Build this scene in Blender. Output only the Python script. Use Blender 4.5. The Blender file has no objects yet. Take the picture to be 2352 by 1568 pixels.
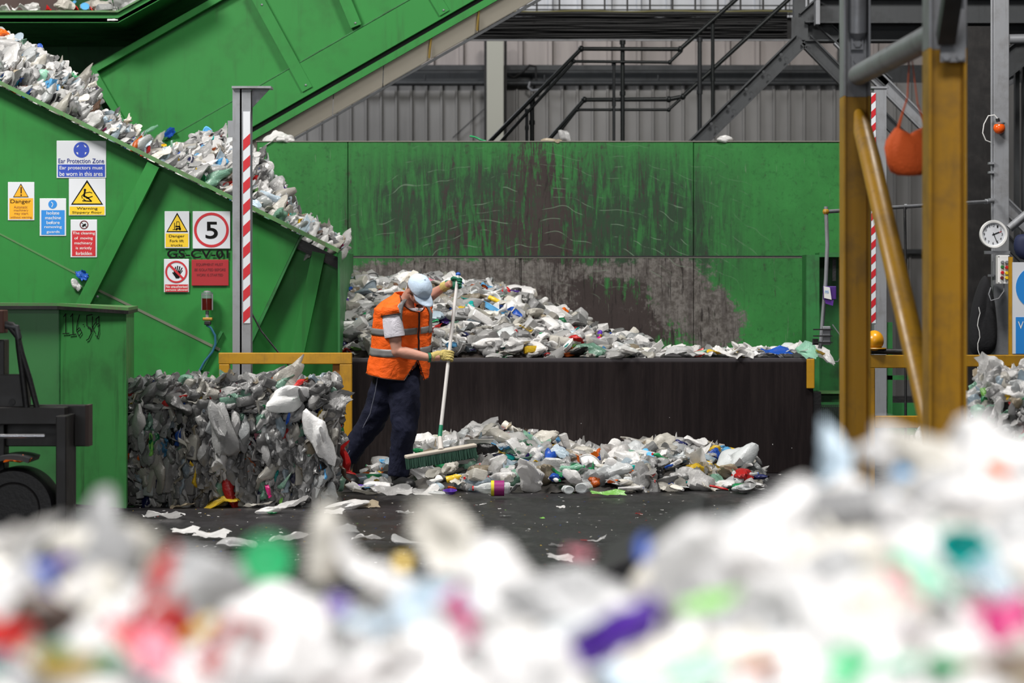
import bpy, math, random
import numpy as np
from mathutils import Vector, Matrix, Euler, noise as mn

# ------------------------------------------------------------------ camera
F = 6533.0                     # focal length in pixels of the 2352 px wide frame (100 mm lens)
CZ = 1.6; HY = 660.0           # eye height, horizon row
SC = bpy.context.scene
COL = SC.collection
cam_d = bpy.data.cameras.new('camera'); cam = bpy.data.objects.new('camera', cam_d); COL.objects.link(cam)
cam_d.sensor_width = 36; cam_d.lens = 100
cam.location = (0, 0, CZ); cam.rotation_euler = (math.pi/2, 0, 0)
cam_d.shift_y = -(784-HY)/2352
cam_d.clip_start = .05; cam_d.clip_end = 200
cam_d.dof.use_dof = True; cam_d.dof.focus_distance = 22.3; cam_d.dof.aperture_fstop = 3.0
SC.camera = cam
SC.view_settings.view_transform = 'Standard'; SC.view_settings.look = 'None'
SC.view_settings.exposure = 0.0; SC.view_settings.gamma = 1
SC.view_settings.use_curve_mapping = False

# ------------------------------------------------------------------ world and lights
wd = bpy.data.worlds.new('world'); SC.world = wd; wd.use_nodes = True
wd.node_tree.nodes['Background'].inputs[0].default_value = (.80, .86, 1, 1)
wd.node_tree.nodes['Background'].inputs[1].default_value = .4
def area(name, loc, rot, sx, sy, power, col=(1, .97, .93)):
    l = bpy.data.lights.new(name, 'AREA'); l.shape = 'RECTANGLE'; l.size = sx; l.size_y = sy; l.energy = power; l.color = col
    o = bpy.data.objects.new(name, l); COL.objects.link(o); o.location = loc; o.rotation_euler = [math.radians(a) for a in rot]
    return o
area('skylight_over_bay', (-7, 18, 9.8), (35, 0, -28), 3, 2.2, 1650)
area('skylight_right', (3.2, 20.5, 10.3), (38, 0, 22), 2.5, 2, 1000)
area('skylight_over_camera', (.2, 1.5, 8.5), (0, 0, 0), 4, 4, 1350, (1, .98, .97))
area('skylight_back', (-5.5, 37, 9.6), (32, 0, -12), 4, 2, 620, (.96, .97, 1))
area('front_fill_lamp', (-6, -5.5, 3.5), (80, 0, -12), 7, 5, 640, (.93, .96, 1))  # added fill lamp behind the camera, brightening the scene from the front

# ------------------------------------------------------------------ helpers: px -> metres
def X(px, d): return (px-1176)*d/F
def Z(py, d): return CZ+(HY-py)*d/F
def P(px, py, d): return Vector((X(px, d), d, Z(py, d)))
def floor_d(py): return CZ*F/(py-HY)

# ------------------------------------------------------------------ material DSL
class NT:
    def __init__(s, name):
        s.m = bpy.data.materials.new(name); s.m.use_nodes = True; s.t = s.m.node_tree; s.t.nodes.clear()
        s.out = s.t.nodes.new('ShaderNodeOutputMaterial')
    def n(s, kind, **kw):
        nd = s.t.nodes.new(kind)
        for k, v in kw.items(): setattr(nd, k, v)
        return nd
    def put(s, sock, v):
        if v is None: return
        if hasattr(v, 'is_output'): s.t.links.new(v, sock)
        elif isinstance(v, (tuple, list)) and sock.type == 'RGBA' and len(v) == 3: sock.default_value = (*v, 1)
        else: sock.default_value = v
    def math(s, op, a, b=0.0, c=None, clamp=False):
        nd = s.n('ShaderNodeMath', operation=op, use_clamp=clamp); s.put(nd.inputs[0], a); s.put(nd.inputs[1], b)
        if c is not None: s.put(nd.inputs[2], c)
        return nd.outputs[0]
    def mix(s, f, a, b, blend='MIX'):
        nd = s.n('ShaderNodeMix', data_type='RGBA', blend_type=blend); s.put(nd.inputs[0], f); s.put(nd.inputs[6], a); s.put(nd.inputs[7], b)
        return nd.outputs[2]
    def pos(s): return s.n('ShaderNodeNewGeometry').outputs['Position']
    def obj(s): return s.n('ShaderNodeTexCoord').outputs['Object']
    def xyz(s, v):
        nd = s.n('ShaderNodeSeparateXYZ'); s.put(nd.inputs[0], v); return nd.outputs
    def scale(s, v, sc):
        nd = s.n('ShaderNodeVectorMath', operation='MULTIPLY'); s.put(nd.inputs[0], v); nd.inputs[1].default_value = sc; return nd.outputs[0]
    def noise(s, v, sc=5, det=4, rough=.55, dist=0):
        nd = s.n('ShaderNodeTexNoise'); s.put(nd.inputs['Vector'], v); nd.inputs['Scale'].default_value = sc; nd.inputs['Detail'].default_value = det
        nd.inputs['Roughness'].default_value = rough; nd.inputs['Distortion'].default_value = dist; return nd.outputs[0]
    def ss(s, v, a, b, lo=0., hi=1.):
        nd = s.n('ShaderNodeMapRange', interpolation_type='SMOOTHSTEP'); s.put(nd.inputs[0], v)
        for i, q in enumerate((a, b, lo, hi)): nd.inputs[i+1].default_value = q
        return nd.outputs[0]
    def bump(s, h, st=.3, dist=.02):
        nd = s.n('ShaderNodeBump'); s.put(nd.inputs['Height'], h); nd.inputs['Strength'].default_value = st; nd.inputs['Distance'].default_value = dist; return nd.outputs[0]
    def bsdf(s, col, rough=.5, metal=0., normal=None, spec=.5, alpha=None):
        nd = s.n('ShaderNodeBsdfPrincipled'); s.put(nd.inputs['Base Color'], col); s.put(nd.inputs['Roughness'], rough); s.put(nd.inputs['Metallic'], metal)
        s.put(nd.inputs['Specular IOR Level'], spec); s.put(nd.inputs['Normal'], normal); s.put(nd.inputs['Alpha'], alpha)
        return nd.outputs[0]
    def mixs(s, f, a, b):
        nd = s.n('ShaderNodeMixShader'); s.put(nd.inputs[0], f); s.t.links.new(a, nd.inputs[1]); s.t.links.new(b, nd.inputs[2]); return nd.outputs[0]
    def done(s, sh): s.t.links.new(sh, s.out.inputs[0]); return s.m

def paint(name, col, dirt=(.03, .025, .02), amt=.35, rough=.45, metal=0, sc=3., bump=.1, spec=.5, streak=1.):
    t = NT(name); p = t.pos()
    a = t.noise(t.scale(p, (sc, sc, sc)), 1, 6, .65)
    b = t.noise(t.scale(p, (sc*6, sc*6, sc*.5)), 1, 5, .65)
    f = t.math('MULTIPLY', t.ss(a, .45, .75), amt); g = t.math('MULTIPLY', t.ss(b, .52, .8), amt*streak)
    c = t.mix(t.math('ADD', f, g, clamp=True), col, dirt)
    v = t.noise(t.scale(p, (1, 1, 1)), .9, 2); c = t.mix(.5, c, t.mix(v, tuple(q*.7 for q in col), tuple(min(1, q*1.25) for q in col)), 'MIX')
    c = t.mix(t.math('ADD', t.math('MULTIPLY', f, .8), t.math('MULTIPLY', g, .8), clamp=True), c, dirt)
    return t.done(t.bsdf(c, t.math('ADD', t.math('MULTIPLY', a, .3), rough-.15), metal, t.bump(a, bump, .01), spec))

def plain(name, col, rough=.5, metal=0, spec=.5, bump=None, bsc=40):
    t = NT(name); nrm = None
    if bump: nrm = t.bump(t.noise(t.pos(), bsc, 4), bump, .01)
    return t.done(t.bsdf(col, rough, metal, nrm, spec))

M = {}
GREEN = (.026, .205, .040)
M['green'] = paint('green_paint', GREEN, (.025, .05, .02), .30, .5, sc=2.2, spec=.25)
M['green_bin'] = paint('green_bin_paint', (.036, .19, .048), (.02, .06, .02), .5, .4, sc=1.6, streak=1.6)
M['green_dark'] = paint('green_frame_paint', (.022, .17, .04), (.012, .02, .01), .6, .5, sc=3)
M['green_edge'] = paint('worn_green_edge', (.07, .20, .06), (.12, .10, .07), .8, .5, sc=9)
M['steel'] = paint('galvanised_steel', (.27, .28, .30), (.10, .09, .08), .35, .45, .25, sc=5)
M['steel_dark'] = paint('dull_dark_steel', (.052, .056, .060), (.02, .02, .02), .4, .5, .3, sc=4)
M['pipe_dark'] = plain('black_pipe', (.028, .032, .032), .42, .3)
M['black'] = plain('black_rubber', (.008, .008, .009), .55, bump=.3)
M['black_paint'] = paint('black_machine_paint', (.007, .006, .006), (.025, .022, .02), .35, .5, sc=8)
M['yellow'] = paint('yellow_paint', (.46, .235, .006), (.14, .08, .02), .4, .42, sc=6)
M['cream'] = plain('cream_cladding', (.50, .50, .43), .5)
M['white'] = plain('white_plastic', (.75, .75, .74), .4)
M['sign_white'] = plain('sign_white', (.62, .64, .68), .35)
M['sign_black'] = plain('sign_black', (.006, .006, .006), .8, spec=.15)
M['sign_yellow'] = plain('sign_yellow', (.75, .50, .01), .4)
M['sign_orange'] = plain('sign_orange', (.80, .38, .01), .4)
M['sign_blue'] = plain('sign_blue', (.02, .06, .42), .4)
M['sign_cyan'] = plain('sign_cyan', (.02, .22, .62), .4)
M['sign_red'] = plain('sign_red', (.50, .012, .02), .4)
M['sign_red_flat'] = plain('sign_red_flat', (.33, .012, .018), .6)
M['sign_dred'] = plain('sign_dark_red', (.12, .008, .012), .6)
M['navy_ink'] = plain('navy_ink', (.02, .03, .22), .5)
M['silver'] = plain('brushed_pan', (.74, .69, .58), .36, .4, bump=.25, bsc=3)
M['blue'] = plain('blue_plastic', (.02, .10, .45), .35)
M['orange_lens'] = plain('orange_lens', (.75, .10, .01), .15)
M['orange_net'] = plain('orange_mesh_fabric', (.85, .13, .02), .8, bump=.8, bsc=90)
M['coat'] = plain('black_cloth', (.008, .008, .010), .95, bump=.4)
M['brown'] = paint('maroon_panel', (.05, .022, .016), (.02, .01, .01), .4, .6)

def corrugated_mat(name, col):
    t = NT(name); p = t.pos()
    a = t.noise(t.scale(p, (4, 4, .4)), 1, 4); b = t.noise(p, .8, 3)
    c = t.mix(t.math('MULTIPLY', t.ss(a, .4, .8), .5), col, tuple(q*.45 for q in col)); c = t.mix(t.math('MULTIPLY', t.ss(b, .4, .7), .35), c, tuple(q*.5 for q in col))
    return t.done(t.bsdf(c, .45, .2))
M['clad_low'] = corrugated_mat('grey_cladding', (.27, .265, .26))
M['clad_dark'] = plain('dark_cladding', (.09, .09, .09), .6)
M['worn_line'] = plain('worn_steel_edge', (.20, .19, .16), .5)
M['clad_high'] = corrugated_mat('pale_cladding', (.40, .36, .345))
M['clad_white'] = corrugated_mat('white_cladding', (.72, .74, .78))

def m_floor():
    t = NT('wet_dark_floor'); p = t.pos(); x = t.xyz(p)
    a = t.noise(p, 1.1, 6, .6); b = t.noise(t.scale(p, (1, .35, 1)), 7, 6, .65); c = t.noise(t.scale(p, (1, .6, 1)), 42, 3, .6)
    col = t.mix(t.ss(a, .35, .7), (.010, .009, .010), (.022, .020, .023)); col = t.mix(t.math('MULTIPLY', t.ss(b, .55, .75), .45), col, (.075, .07, .07))
    col = t.mix(t.ss(c, .735, .76), col, (.45, .45, .45))
    r = t.ss(b, .3, .7, .62, .34)
    return t.done(t.bsdf(col, r, 0, t.bump(b, .25, .01), .45))
M['floor'] = m_floor()
def m_concrete_bay():
    t = NT('stained_bay_wall'); p = t.pos(); o = t.xyz(p)
    s = t.noise(t.scale(p, (14, 14, .9)), 1, 6, .7); a = t.noise(p, 1.3, 4); f = t.noise(t.scale(p, (60, 60, 5)), 1, 3, .6)
    c = t.mix(t.ss(s, .35, .7), (.007, .0045, .005), (.017, .012, .012))
    gx = t.math('SUBTRACT', 1., t.math('MULTIPLY', t.math('ABSOLUTE', t.math('SUBTRACT', o[0], -.1)), .62), clamp=True)
    low = t.math('MULTIPLY', t.math('SUBTRACT', 1., t.ss(o[2], .08, .8)), gx)
    c = t.mix(t.math('MULTIPLY', low, t.ss(f, .3, .7, .15, .6)), c, (.085, .07, .067))
    c = t.mix(t.math('MULTIPLY', t.ss(f, .6, .75), .2), c, (.05, .038, .036))
    spk = t.noise(p, 38, 1); c = t.mix(t.ss(spk, .80, .82), c, (.5, .5, .5))
    c = t.mix(t.ss(o[2], .95, .975), c, (.06, .055, .06))
    return t.done(t.bsdf(c, .8, 0, t.bump(s, .3, .01), .15))
M['bay'] = m_concrete_bay()
def m_pushwall():
    D = 28.3; t = NT('scraped_green_wall'); p = t.pos(); o = t.xyz(p)
    def blob(px, py, rx, ry, w=1.):
        ax = t.math('MULTIPLY', t.math('SUBTRACT', o[0], X(px, D)), F/D/rx); az = t.math('MULTIPLY', t.math('SUBTRACT', o[2], Z(py, D)), F/D/ry)
        q = t.math('ADD', t.math('MULTIPLY', ax, ax), t.math('MULTIPLY', az, az))
        return t.math('MULTIPLY', t.math('POWER', 2.718, t.math('MULTIPLY', q, -1.)), w)
    def tot(l):
        r = l[0]
        for q in l[1:]: r = t.math('ADD', r, q)
        return r
    st = t.noise(t.scale(p, (15, 1, 1.7)), 1, 7, .72, .6); st2 = t.noise(t.scale(p, (34, 1, 3.2)), 1, 5, .7, .8); bl = t.noise(p, 2.2, 6, .7); fine = t.noise(p, 22, 6, .7)
    g = t.mix(t.ss(bl, .3, .7), (.026, .155, .035), (.034, .21, .046))
    g = t.mix(t.math('MULTIPLY', t.ss(fine, .5, .72), .55), g, (.012, .07, .018))
    # thin dull film around the worn middle
    wear = tot([blob(1240, 480, 360, 150, 1.5), blob(960, 490, 190, 130, .9), blob(1540, 490, 150, 120, .9), blob(1400, 610, 330, 80, 1.)])
    dull = t.math('MULTIPLY', wear, t.ss(t.math('ADD', t.math('MULTIPLY', st, .6), t.math('MULTIPLY', bl, .4)), .36, .62, .15, .95), clamp=True)
    g = t.mix(dull, g, (.022, .050, .026))
    dark = tot([blob(1250, 420, 100, 210, .95), blob(1040, 480, 150, 130, .50), blob(1470, 480, 130, 130, .42), blob(1370, 745, 200, 75, 2.2), blob(1180, 560, 240, 60, .5), blob(1250, 700, 100, 90, 1.0), blob(1400, 640, 200, 40, .45)])
    dm = t.math('ADD', dark, t.math('ADD', t.math('MULTIPLY', t.math('SUBTRACT', st, .5), 4.2), t.math('MULTIPLY', t.math('SUBTRACT', fine, .5), 1.6))); dm2 = t.ss(dm, .5, 1.15)
    g = t.mix(dm2, g, t.mix(bl, (.022, .016, .015), (.055, .042, .04)))
    grey = tot([blob(930, 632, 190, 36, 1.3), blob(1120, 640, 150, 50, 1.1), blob(1400, 622, 170, 28, .8), blob(1545, 655, 60, 75, 1.5), blob(1640, 745, 62, 80, 1.25), blob(1000, 720, 300, 60, 1.)])
    below = t.ss(o[2], Z(588, D), Z(591, D))
    gm = t.ss(t.math('MULTIPLY', t.math('ADD', grey, t.math('ADD', t.math('MULTIPLY', t.math('SUBTRACT', bl, .5), 2.2), t.math('MULTIPLY', t.math('SUBTRACT', fine, .5), 1.8))), below), .35, .8)
    gc = t.mix(t.ss(fine, .35, .65), (.07, .062, .055), (.16, .148, .138)); gc = t.mix(t.ss(st, .45, .62, 0, .6), gc, (.05, .042, .04)); g = t.mix(gm, g, gc)
    sd = t.ss(st2, .56, .66); g = t.mix(t.math('MULTIPLY', t.math('MULTIPLY', sd, t.math('ADD', dark, t.math('MULTIPLY', grey, .9)), clamp=True), .9), g, (.018, .014, .013))
    # pale curved scratches
    w = t.n('ShaderNodeTexWave', wave_type='RINGS', rings_direction='SPHERICAL'); t.put(w.inputs['Vector'], t.scale(p, (1, 0, 1.3))); w.inputs['Scale'].default_value = 2.1; w.inputs['Distortion'].default_value = 11; w.inputs['Detail'].default_value = 2; w.inputs['Detail Scale'].default_value = .7
    sw = t.math('MULTIPLY', t.ss(w.outputs[1], .985, .999), t.ss(t.noise(p, 5, 3), .5, .62)); g = t.mix(t.math('MULTIPLY', t.math('MULTIPLY', sw, wear), .3, clamp=True), g, (.20, .28, .20))
    st3 = t.noise(t.scale(p, (60, 1, 4)), 1, 3, .6, .5); g = t.mix(t.math('MULTIPLY', t.ss(st3, .68, .74), .3), g, (.22, .25, .2))
    return t.done(t.bsdf(g, .6, 0, t.bump(st, .2, .01), .22))
M['pushwall'] = m_pushwall()

# ------------------------------------------------------------------ mesh builder
class MB:
    def __init__(s): s.v = []; s.f = []; s.mi = []; s.cm = 0
    def add(s, vs, fs):
        b = len(s.v); s.v += [tuple(v) for v in vs]; s.f += [tuple(i+b for i in f) for f in fs]; s.mi += [s.cm]*len(fs); return s
    def box(s, a, b):
        x0, y0, z0 = a; x1, y1, z1 = b
        return s.add([(x0,y0,z0),(x1,y0,z0),(x1,y1,z0),(x0,y1,z0),(x0,y0,z1),(x1,y0,z1),(x1,y1,z1),(x0,y1,z1)], [(0,3,2,1),(4,5,6,7),(0,1,5,4),(1,2,6,5),(2,3,7,6),(3,0,4,7)])
    def pbox(s, x0, y0, x1, y1, d0, d1):   # rectangle given in px on the plane at depth d0, going back to d1
        return s.box((X(x0, d0), d0, Z(y1, d0)), (X(x1, d0), d1, Z(y0, d0)))
    def beam(s, a, b, w, h, up=(0, 1, 0)):     # box bar; w across, h along 'up'
        a = Vector(a); b = Vector(b); t = (b-a).normalized(); u = Vector(up); u = (u-t*u.dot(t)).normalized(); c = t.cross(u)
        vs = [q+c*(w/2*i)+u*(h/2*j) for q in (a, b) for i, j in ((-1,-1),(1,-1),(1,1),(-1,1))]
        return s.add(vs, [(0,1,2,3),(7,6,5,4),(0,4,5,1),(1,5,6,2),(2,6,7,3),(3,7,4,0)])
    def tube(s, pts, r, seg=10, cap=True):
        pts = [Vector(p) for p in pts]; n = len(pts); rs = r if isinstance(r, (list, tuple)) else [r]*n
        t0 = (pts[1]-pts[0]).normalized(); u = t0.orthogonal().normalized(); vs = []
        for i, p in enumerate(pts):
            t = ((pts[min(i+1, n-1)]-p).normalized()+(p-pts[max(i-1, 0)]).normalized())
            t = t.normalized() if t.length > 1e-6 else t0
            u = (u-t*u.dot(t)).normalized(); w = t.cross(u)
            for k in range(seg):
                a = 2*math.pi*k/seg; vs.append(p+(u*math.cos(a)+w*math.sin(a))*rs[i])
        fs = [(i*seg+k, i*seg+(k+1) % seg, (i+1)*seg+(k+1) % seg, (i+1)*seg+k) for i in range(n-1) for k in range(seg)]
        if cap: fs += [tuple(range(seg-1, -1, -1)), tuple((n-1)*seg+k for k in range(seg))]
        return s.add(vs, fs)
    def lathe(s, prof, c=(0, 0, 0), seg=20, axis='z'):   # prof: (r, h)
        vs = []; c = Vector(c)
        for r, h in prof:
            for k in range(seg):
                a = 2*math.pi*k/seg; q = (r*math.cos(a), r*math.sin(a), h)
                q = q if axis == 'z' else ((q[0], h, q[1]) if axis == 'y' else (h, q[0], q[1]))
                vs.append(c+Vector(q))
        fs = [(i*seg+k, i*seg+(k+1) % seg, (i+1)*seg+(k+1) % seg, (i+1)*seg+k) for i in range(len(prof)-1) for k in range(seg)]
        if prof[0][0] > 1e-5: fs.append(tuple(range(seg-1, -1, -1)))
        if prof[-1][0] > 1e-5: fs.append(tuple((len(prof)-1)*seg+k for k in range(seg)))
        return s.add(vs, fs)
    def prism(s, poly, y0, y1):            # poly: (x, z)
        n = len(poly); vs = [(x, y0, z) for x, z in poly]+[(x, y1, z) for x, z in poly]
        return s.add(vs, [tuple(range(n)), tuple(range(2*n-1, n-1, -1))]+[(i, i+n, (i+1) % n+n, (i+1) % n) for i in range(n)])
    def pprism(s, poly, d0, d1): return s.prism([(X(x, d0), Z(y, d0)) for x, y in poly], d0, d1)
    def ellip(s, c, r, seg=16, ring=10, rot=None):
        c = Vector(c); vs = []
        for i in range(ring+1):
            p = math.pi*i/ring
            for k in range(seg):
                a = 2*math.pi*k/seg; q = Vector((r[0]*math.sin(p)*math.cos(a), r[1]*math.sin(p)*math.sin(a), r[2]*math.cos(p)))
                if rot is not None: q = rot @ q
                vs.append(c+q)
        return s.add(vs, [(i*seg+k, (i+1)*seg+k, (i+1)*seg+(k+1) % seg, i*seg+(k+1) % seg) for i in range(ring) for k in range(seg)])
    def build(s, name, mat, parent=None, loc=None, smooth=False, mods=(), doctor=True):
        me = bpy.data.meshes.new(name)
        V = np.array(s.v, dtype=float)
        if parent is not None: base = np.array(wloc(parent))
        elif loc is not None: base = np.array(loc, dtype=float)
        else: base = np.array([(V[:,0].min()+V[:,0].max())/2, (V[:,1].min()+V[:,1].max())/2, V[:,2].min()])
        me.from_pydata([tuple(q) for q in (V-base)], [], s.f); me.validate()
        if doctor:
            import bmesh
            bm = bmesh.new(); bm.from_mesh(me); bmesh.ops.recalc_face_normals(bm, faces=bm.faces); bm.to_mesh(me); bm.free()
        mats = mat if isinstance(mat, (list, tuple)) else [mat]
        for m in mats: me.materials.append(M[m] if isinstance(m, str) else m)
        if len(mats) > 1:
            for p, i in zip(me.polygons, s.mi): p.material_index = i
        if smooth:
            me.polygons.foreach_set('use_smooth', [True]*len(me.polygons))
            if smooth != 'all':
                try: me.set_sharp_from_angle(angle=math.radians(40))
                except Exception: pass
        o = bpy.data.objects.new(name, me); COL.objects.link(o)
        if parent is not None: o.parent = parent
        else: o.location = base
        for k, kw in mods:
            md = o.modifiers.new(k.lower(), k)
            for a, b in kw.items(): setattr(md, a, b)
        return o
def wloc(o):
    v = Vector(o.location)
    while o.parent is not None: o = o.parent; v += Vector(o.location)
    return v
def tag(o, label, cat=None, group=None, kind=None):
    if label: o['label'] = label
    if cat: o['category'] = cat
    if group: o['group'] = group
    if kind: o['kind'] = kind
    return o
def thing(name, label, cat, loc, group=None):
    o = bpy.data.objects.new(name, None); COL.objects.link(o); o.location = loc; o.empty_display_size = .1
    return tag(o, label, cat, group)
def struct(o): o['kind'] = 'structure'; return o
BEV = [('BEVEL', dict(width=.006, segments=2, limit_method='ANGLE'))]

def text(s, x0, y0, x1, y1, d, mat, parent, name='lettering', bold=.0, fit=True):
    """lettering filling the px rectangle, standing on the plane at depth d and facing the camera side"""
    cu = bpy.data.curves.new('t', 'FONT'); cu.body = s; cu.align_x = 'CENTER'; cu.offset = bold; cu.space_line = .85; cu.extrude = .0
    ob = bpy.data.objects.new('t', cu); COL.objects.link(ob)
    dg = bpy.context.evaluated_depsgraph_get()
    me = bpy.data.meshes.new_from_object(ob.evaluated_get(dg))
    V = np.array([v.co[:] for v in me.vertices]); lo = V.min(0); hi = V.max(0)
    w = X(x1, d)-X(x0, d); h = Z(y0, d)-Z(y1, d); b = np.array(wloc(parent))
    for v in me.vertices:
        u = (v.co.x-lo[0])/(hi[0]-lo[0]); q = (v.co.y-lo[1])/(hi[1]-lo[1])
        v.co = Vector((X(x0, d)+u*w, d, Z(y1, d)+q*h))-Vector(b)
    bpy.data.objects.remove(ob); bpy.data.curves.remove(cu)
    me.materials.clear(); me.materials.append(M[mat]); me.name = name
    o = bpy.data.objects.new(name, me); COL.objects.link(o); o.parent = parent
    return o
# ================================================================== SETTING
struct(MB().box((-14, -6, -.2), (14, 43, 0)).build('floor', 'floor'))
def corrug(x0, x1, z0, z1, y, pitch, dep, name, mat):
    m = MB(); n = int((x1-x0)/pitch); prof = []
    for i in range(n):
        b = x0+i*pitch
        prof += [(b, y), (b+pitch*.05, y-dep), (b+pitch*.17, y-dep), (b+pitch*.22, y)]
    prof.append((x0+n*pitch, y))
    vs = [(px, py, z) for z in (z0, z1) for px, py in prof]; k = len(prof)
    m.add(vs, [(i, i+1, i+1+k, i+k) for i in range(k-1)])
    m.box((x0, y+.02, z0), (x1, y+.12, z1))
    return struct(m.build(name, mat, doctor=False))
corrug(-14, 14, 0, 4.62, 42, .223, .05, 'wall_back', 'clad_low')
corrug(-14, 14, 4.86, 5.28, 42.3, .44, .06, 'wall_back_upper', 'clad_high')
corrug(-14, 14, 5.28, 11, 42.34, .44, .06, 'wall_back_top', 'clad_white')
struct(MB().box((-14, 42.2, 4.6), (14, 42.5, 4.9)).build('trim_1', 'steel_dark'))
struct(MB().box((-14.2, -6, 0), (-14, 43, 11)).build('wall_left', 'clad_dark'))
struct(MB().box((14, -6, 0), (14.2, 43, 11)).build('wall_right', 'clad_dark'))
struct(MB().box((-14, -6.2, 0), (14, -6, 11)).build('wall_front', 'clad_dark'))
struct(MB().box((-14.2, -6.2, 11), (14.2, 43, 11.2)).build('ceiling', 'clad_dark'))
D = 41.5
cm = MB(); cm.pbox(1118, 92, 1157, 700, D, D+.3); c = cm.build('building_column', 'cream', mods=BEV)
struct(c)
m = MB()
for x in (1112, 1158): m.pbox(x, 92, x+6, 700, D+.1, D+.4)
struct(m.build('trim_2', 'black'))
# bay: raised slab with stained front wall, steel push wall behind
BZ = Z(822, 24.5)
struct(MB().box((X(787, 24.5), 24.5, 0), (X(1868, 24.5), 28.3, BZ)).build('wall_bay', 'bay', mods=BEV))
def panel_wall():
    d = 28.3; m = MB()
    g = .7
    rects = [(590, 325, 799, 588), (799, 325, 1593, 588), (1593, 328, 1960, 588), (590, 590, 799, 830), (799, 590, 1197, 830), (1197, 590, 1593, 830), (1593, 590, 1848, 830)]
    for x0, y0, x1, y1 in rects: m.pbox(x0+g, y0, x1-g, y1, d, d+.12)
    o = struct(m.build('wall_push', 'pushwall', mods=[('BEVEL', dict(width=.004, segments=1))]))
    struct(MB().pbox(590, 326, 1960, 840, d+.1, d+.2).build('wall_push_backing', 'black'))
    m = MB(); m.pbox(588, 323.5, 1960, 325.5, d-.01, d+.16); struct(m.build('trim_3', 'worn_line'))
    m = MB(); m.pbox(799, 591, 1850, 592.2, d-.004, d); struct(m.build('trim_4', 'worn_line')); m = MB(); m.pbox(799, 587, 1850, 590.5, d-.002, d); struct(m.build('trim_6', 'black'))
panel_wall()

# ================================================================== roof space: pipes, cables, stair rails
def polytube(name, pts, d, r, mat, label, cat, group=None, parent=None, joints=True, d2=None):
    n = len(pts); P3 = [P(x, y, d if d2 is None else d+(d2-d)*i/(n-1)) for i, (x, y) in enumerate(pts)]
    m = MB(); m.tube(P3, r, 10)
    o = m.build(name, mat, parent=parent, smooth=True)
    if parent is None: tag(o, label, cat, group)
    if joints and parent is None:
        for q in P3[1:-1]:
            MB().ellip(q, (r*1.45,)*3, 10, 8).build('pipe_fitting', mat, o, smooth=True)
    return o
o = polytube('service_pipe', [(760, 191), (1940, 191)], 41.8, .04, 'steel_dark', 'long grey service pipe running along the back wall', 'pipe')
for x in (976, 1251, 1512, 1777):
    MB().tube([P(x, 172, 41.8), P(x, 195, 41.8)], .014, 8).build('pipe_bracket', 'steel_dark', o, smooth=True)
m = MB(); m.pbox(930, 152, 1940, 161, 41.8, 41.94); tag(m.build('support_rail', 'steel_dark'), 'thin flat grey rail above the long service pipe', 'rail')
# dark cable tray bundle
t = thing('cable_ladder', 'wide dark cable ladder crossing above the stair rails', 'cable tray', P(1450, 92, 36))
d = 36; rnd = random.Random(5)
MB().pbox(1020, 90, 1840, 93.5, d-.35, d-.3).build('side_rail', 'steel', t)
MB().pbox(1020, 30, 1840, 34, d, d+.04).build('side_rail', 'black_paint', t)
for k in range(13):
    y = 31+k*4.7; m = MB(); r = rnd.uniform(.010, .020); ph = rnd.uniform(0, 9)
    m.tube([P(1010+i*42, y+rnd.uniform(-.5, .5)+1.0*math.sin(i*.6+ph), d-.3+k*.03) for i in range(20)], r, 7); m.build('cable', 'black', t, smooth=True)
MB().pbox(1020, 40, 1840, 90, d+.15, d+.2).build('tray_floor', 'black', t)
for k in range(16): MB().pbox(1075+k*52, -5, 1079+k*52, 40, d-.02, d+.02).build('rung', 'black_paint', t)
for y in (12, 22, 27):
    MB().tube([P(1060, y, d), P(1840, y+1, d)], .009, 7).build('cable', 'pipe_dark', t, smooth=True)
MB().tube([P(1180+i*33, 26+math.sin(i)*1.3, d-.1) for i in range(21)], .011, 7).build('yellow_cable', plain('dull_yellow_cable', (.22, .2, .06), .5), t, smooth=True)
G = 'black tubular handrails of the steel stair'
RL = [('long upper black stair handrail with a level landing section', [(1120, 330), (1335, 112), (1562, 113), (1700, -10)], 33, .026),
      ('shorter black handrail just under the upper stair handrail', [(1146, 330), (1318, 141), (1538, 143), (1566, 116)], 33, .019),
      ('black lower stair handrail reaching to the roof beams', [(1252, 330), (1342, 229), (1536, 228), (1568, 222), (1825, -14)], 33.1, .026),
      ('short black mid rail below the lower landing handrail', [(1287, 300), (1325, 252), (1536, 252), (1562, 228)], 33.1, .018)]
for l, pts, d, r in RL: polytube('stair_handrail', pts, d, r, 'pipe_dark', l, 'handrail', G)
PL = [('black stair post under the landing rails', 1430, 94, 335, .026, 'pipe_dark'), ('slim grey stair post beside the landing post', 1410, 143, 335, .018, 'steel_dark'),
      ('short black stair post near the cream column', 1222, 228, 335, .026, 'pipe_dark'), ('short grey stair post near the cream column', 1210, 252, 335, .018, 'steel_dark'),
      ('black stair post beside the diagonal steel brace', 1637, 45, 318, .022, 'pipe_dark'), ('grey stair post left of the diagonal steel brace', 1607, 88, 335, .026, 'steel_dark')]
for l, x, y0, y1, r, mt in PL:
    o = MB().tube([P(x, y0, 33.05), P(x, y1, 33.05)], r, 10).build('stair_post', mt, smooth=True); tag(o, l, 'post', 'posts of the steel stair')
    for yy in (y0+3, (y0+y1)/2):
        MB().tube([P(x, yy-5, 33.05), P(x, yy+5, 33.05)], r*1.35, 10).build('clamp', mt, o, smooth=True)
m = MB(); m.tube([P(1040+i*22, 316-i*20, 41.93) for i in range(6)], .007, 6); tag(m.build('loose_wire', 'black'), 'thin wire slanting across the grey cladding', 'wire')
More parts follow.
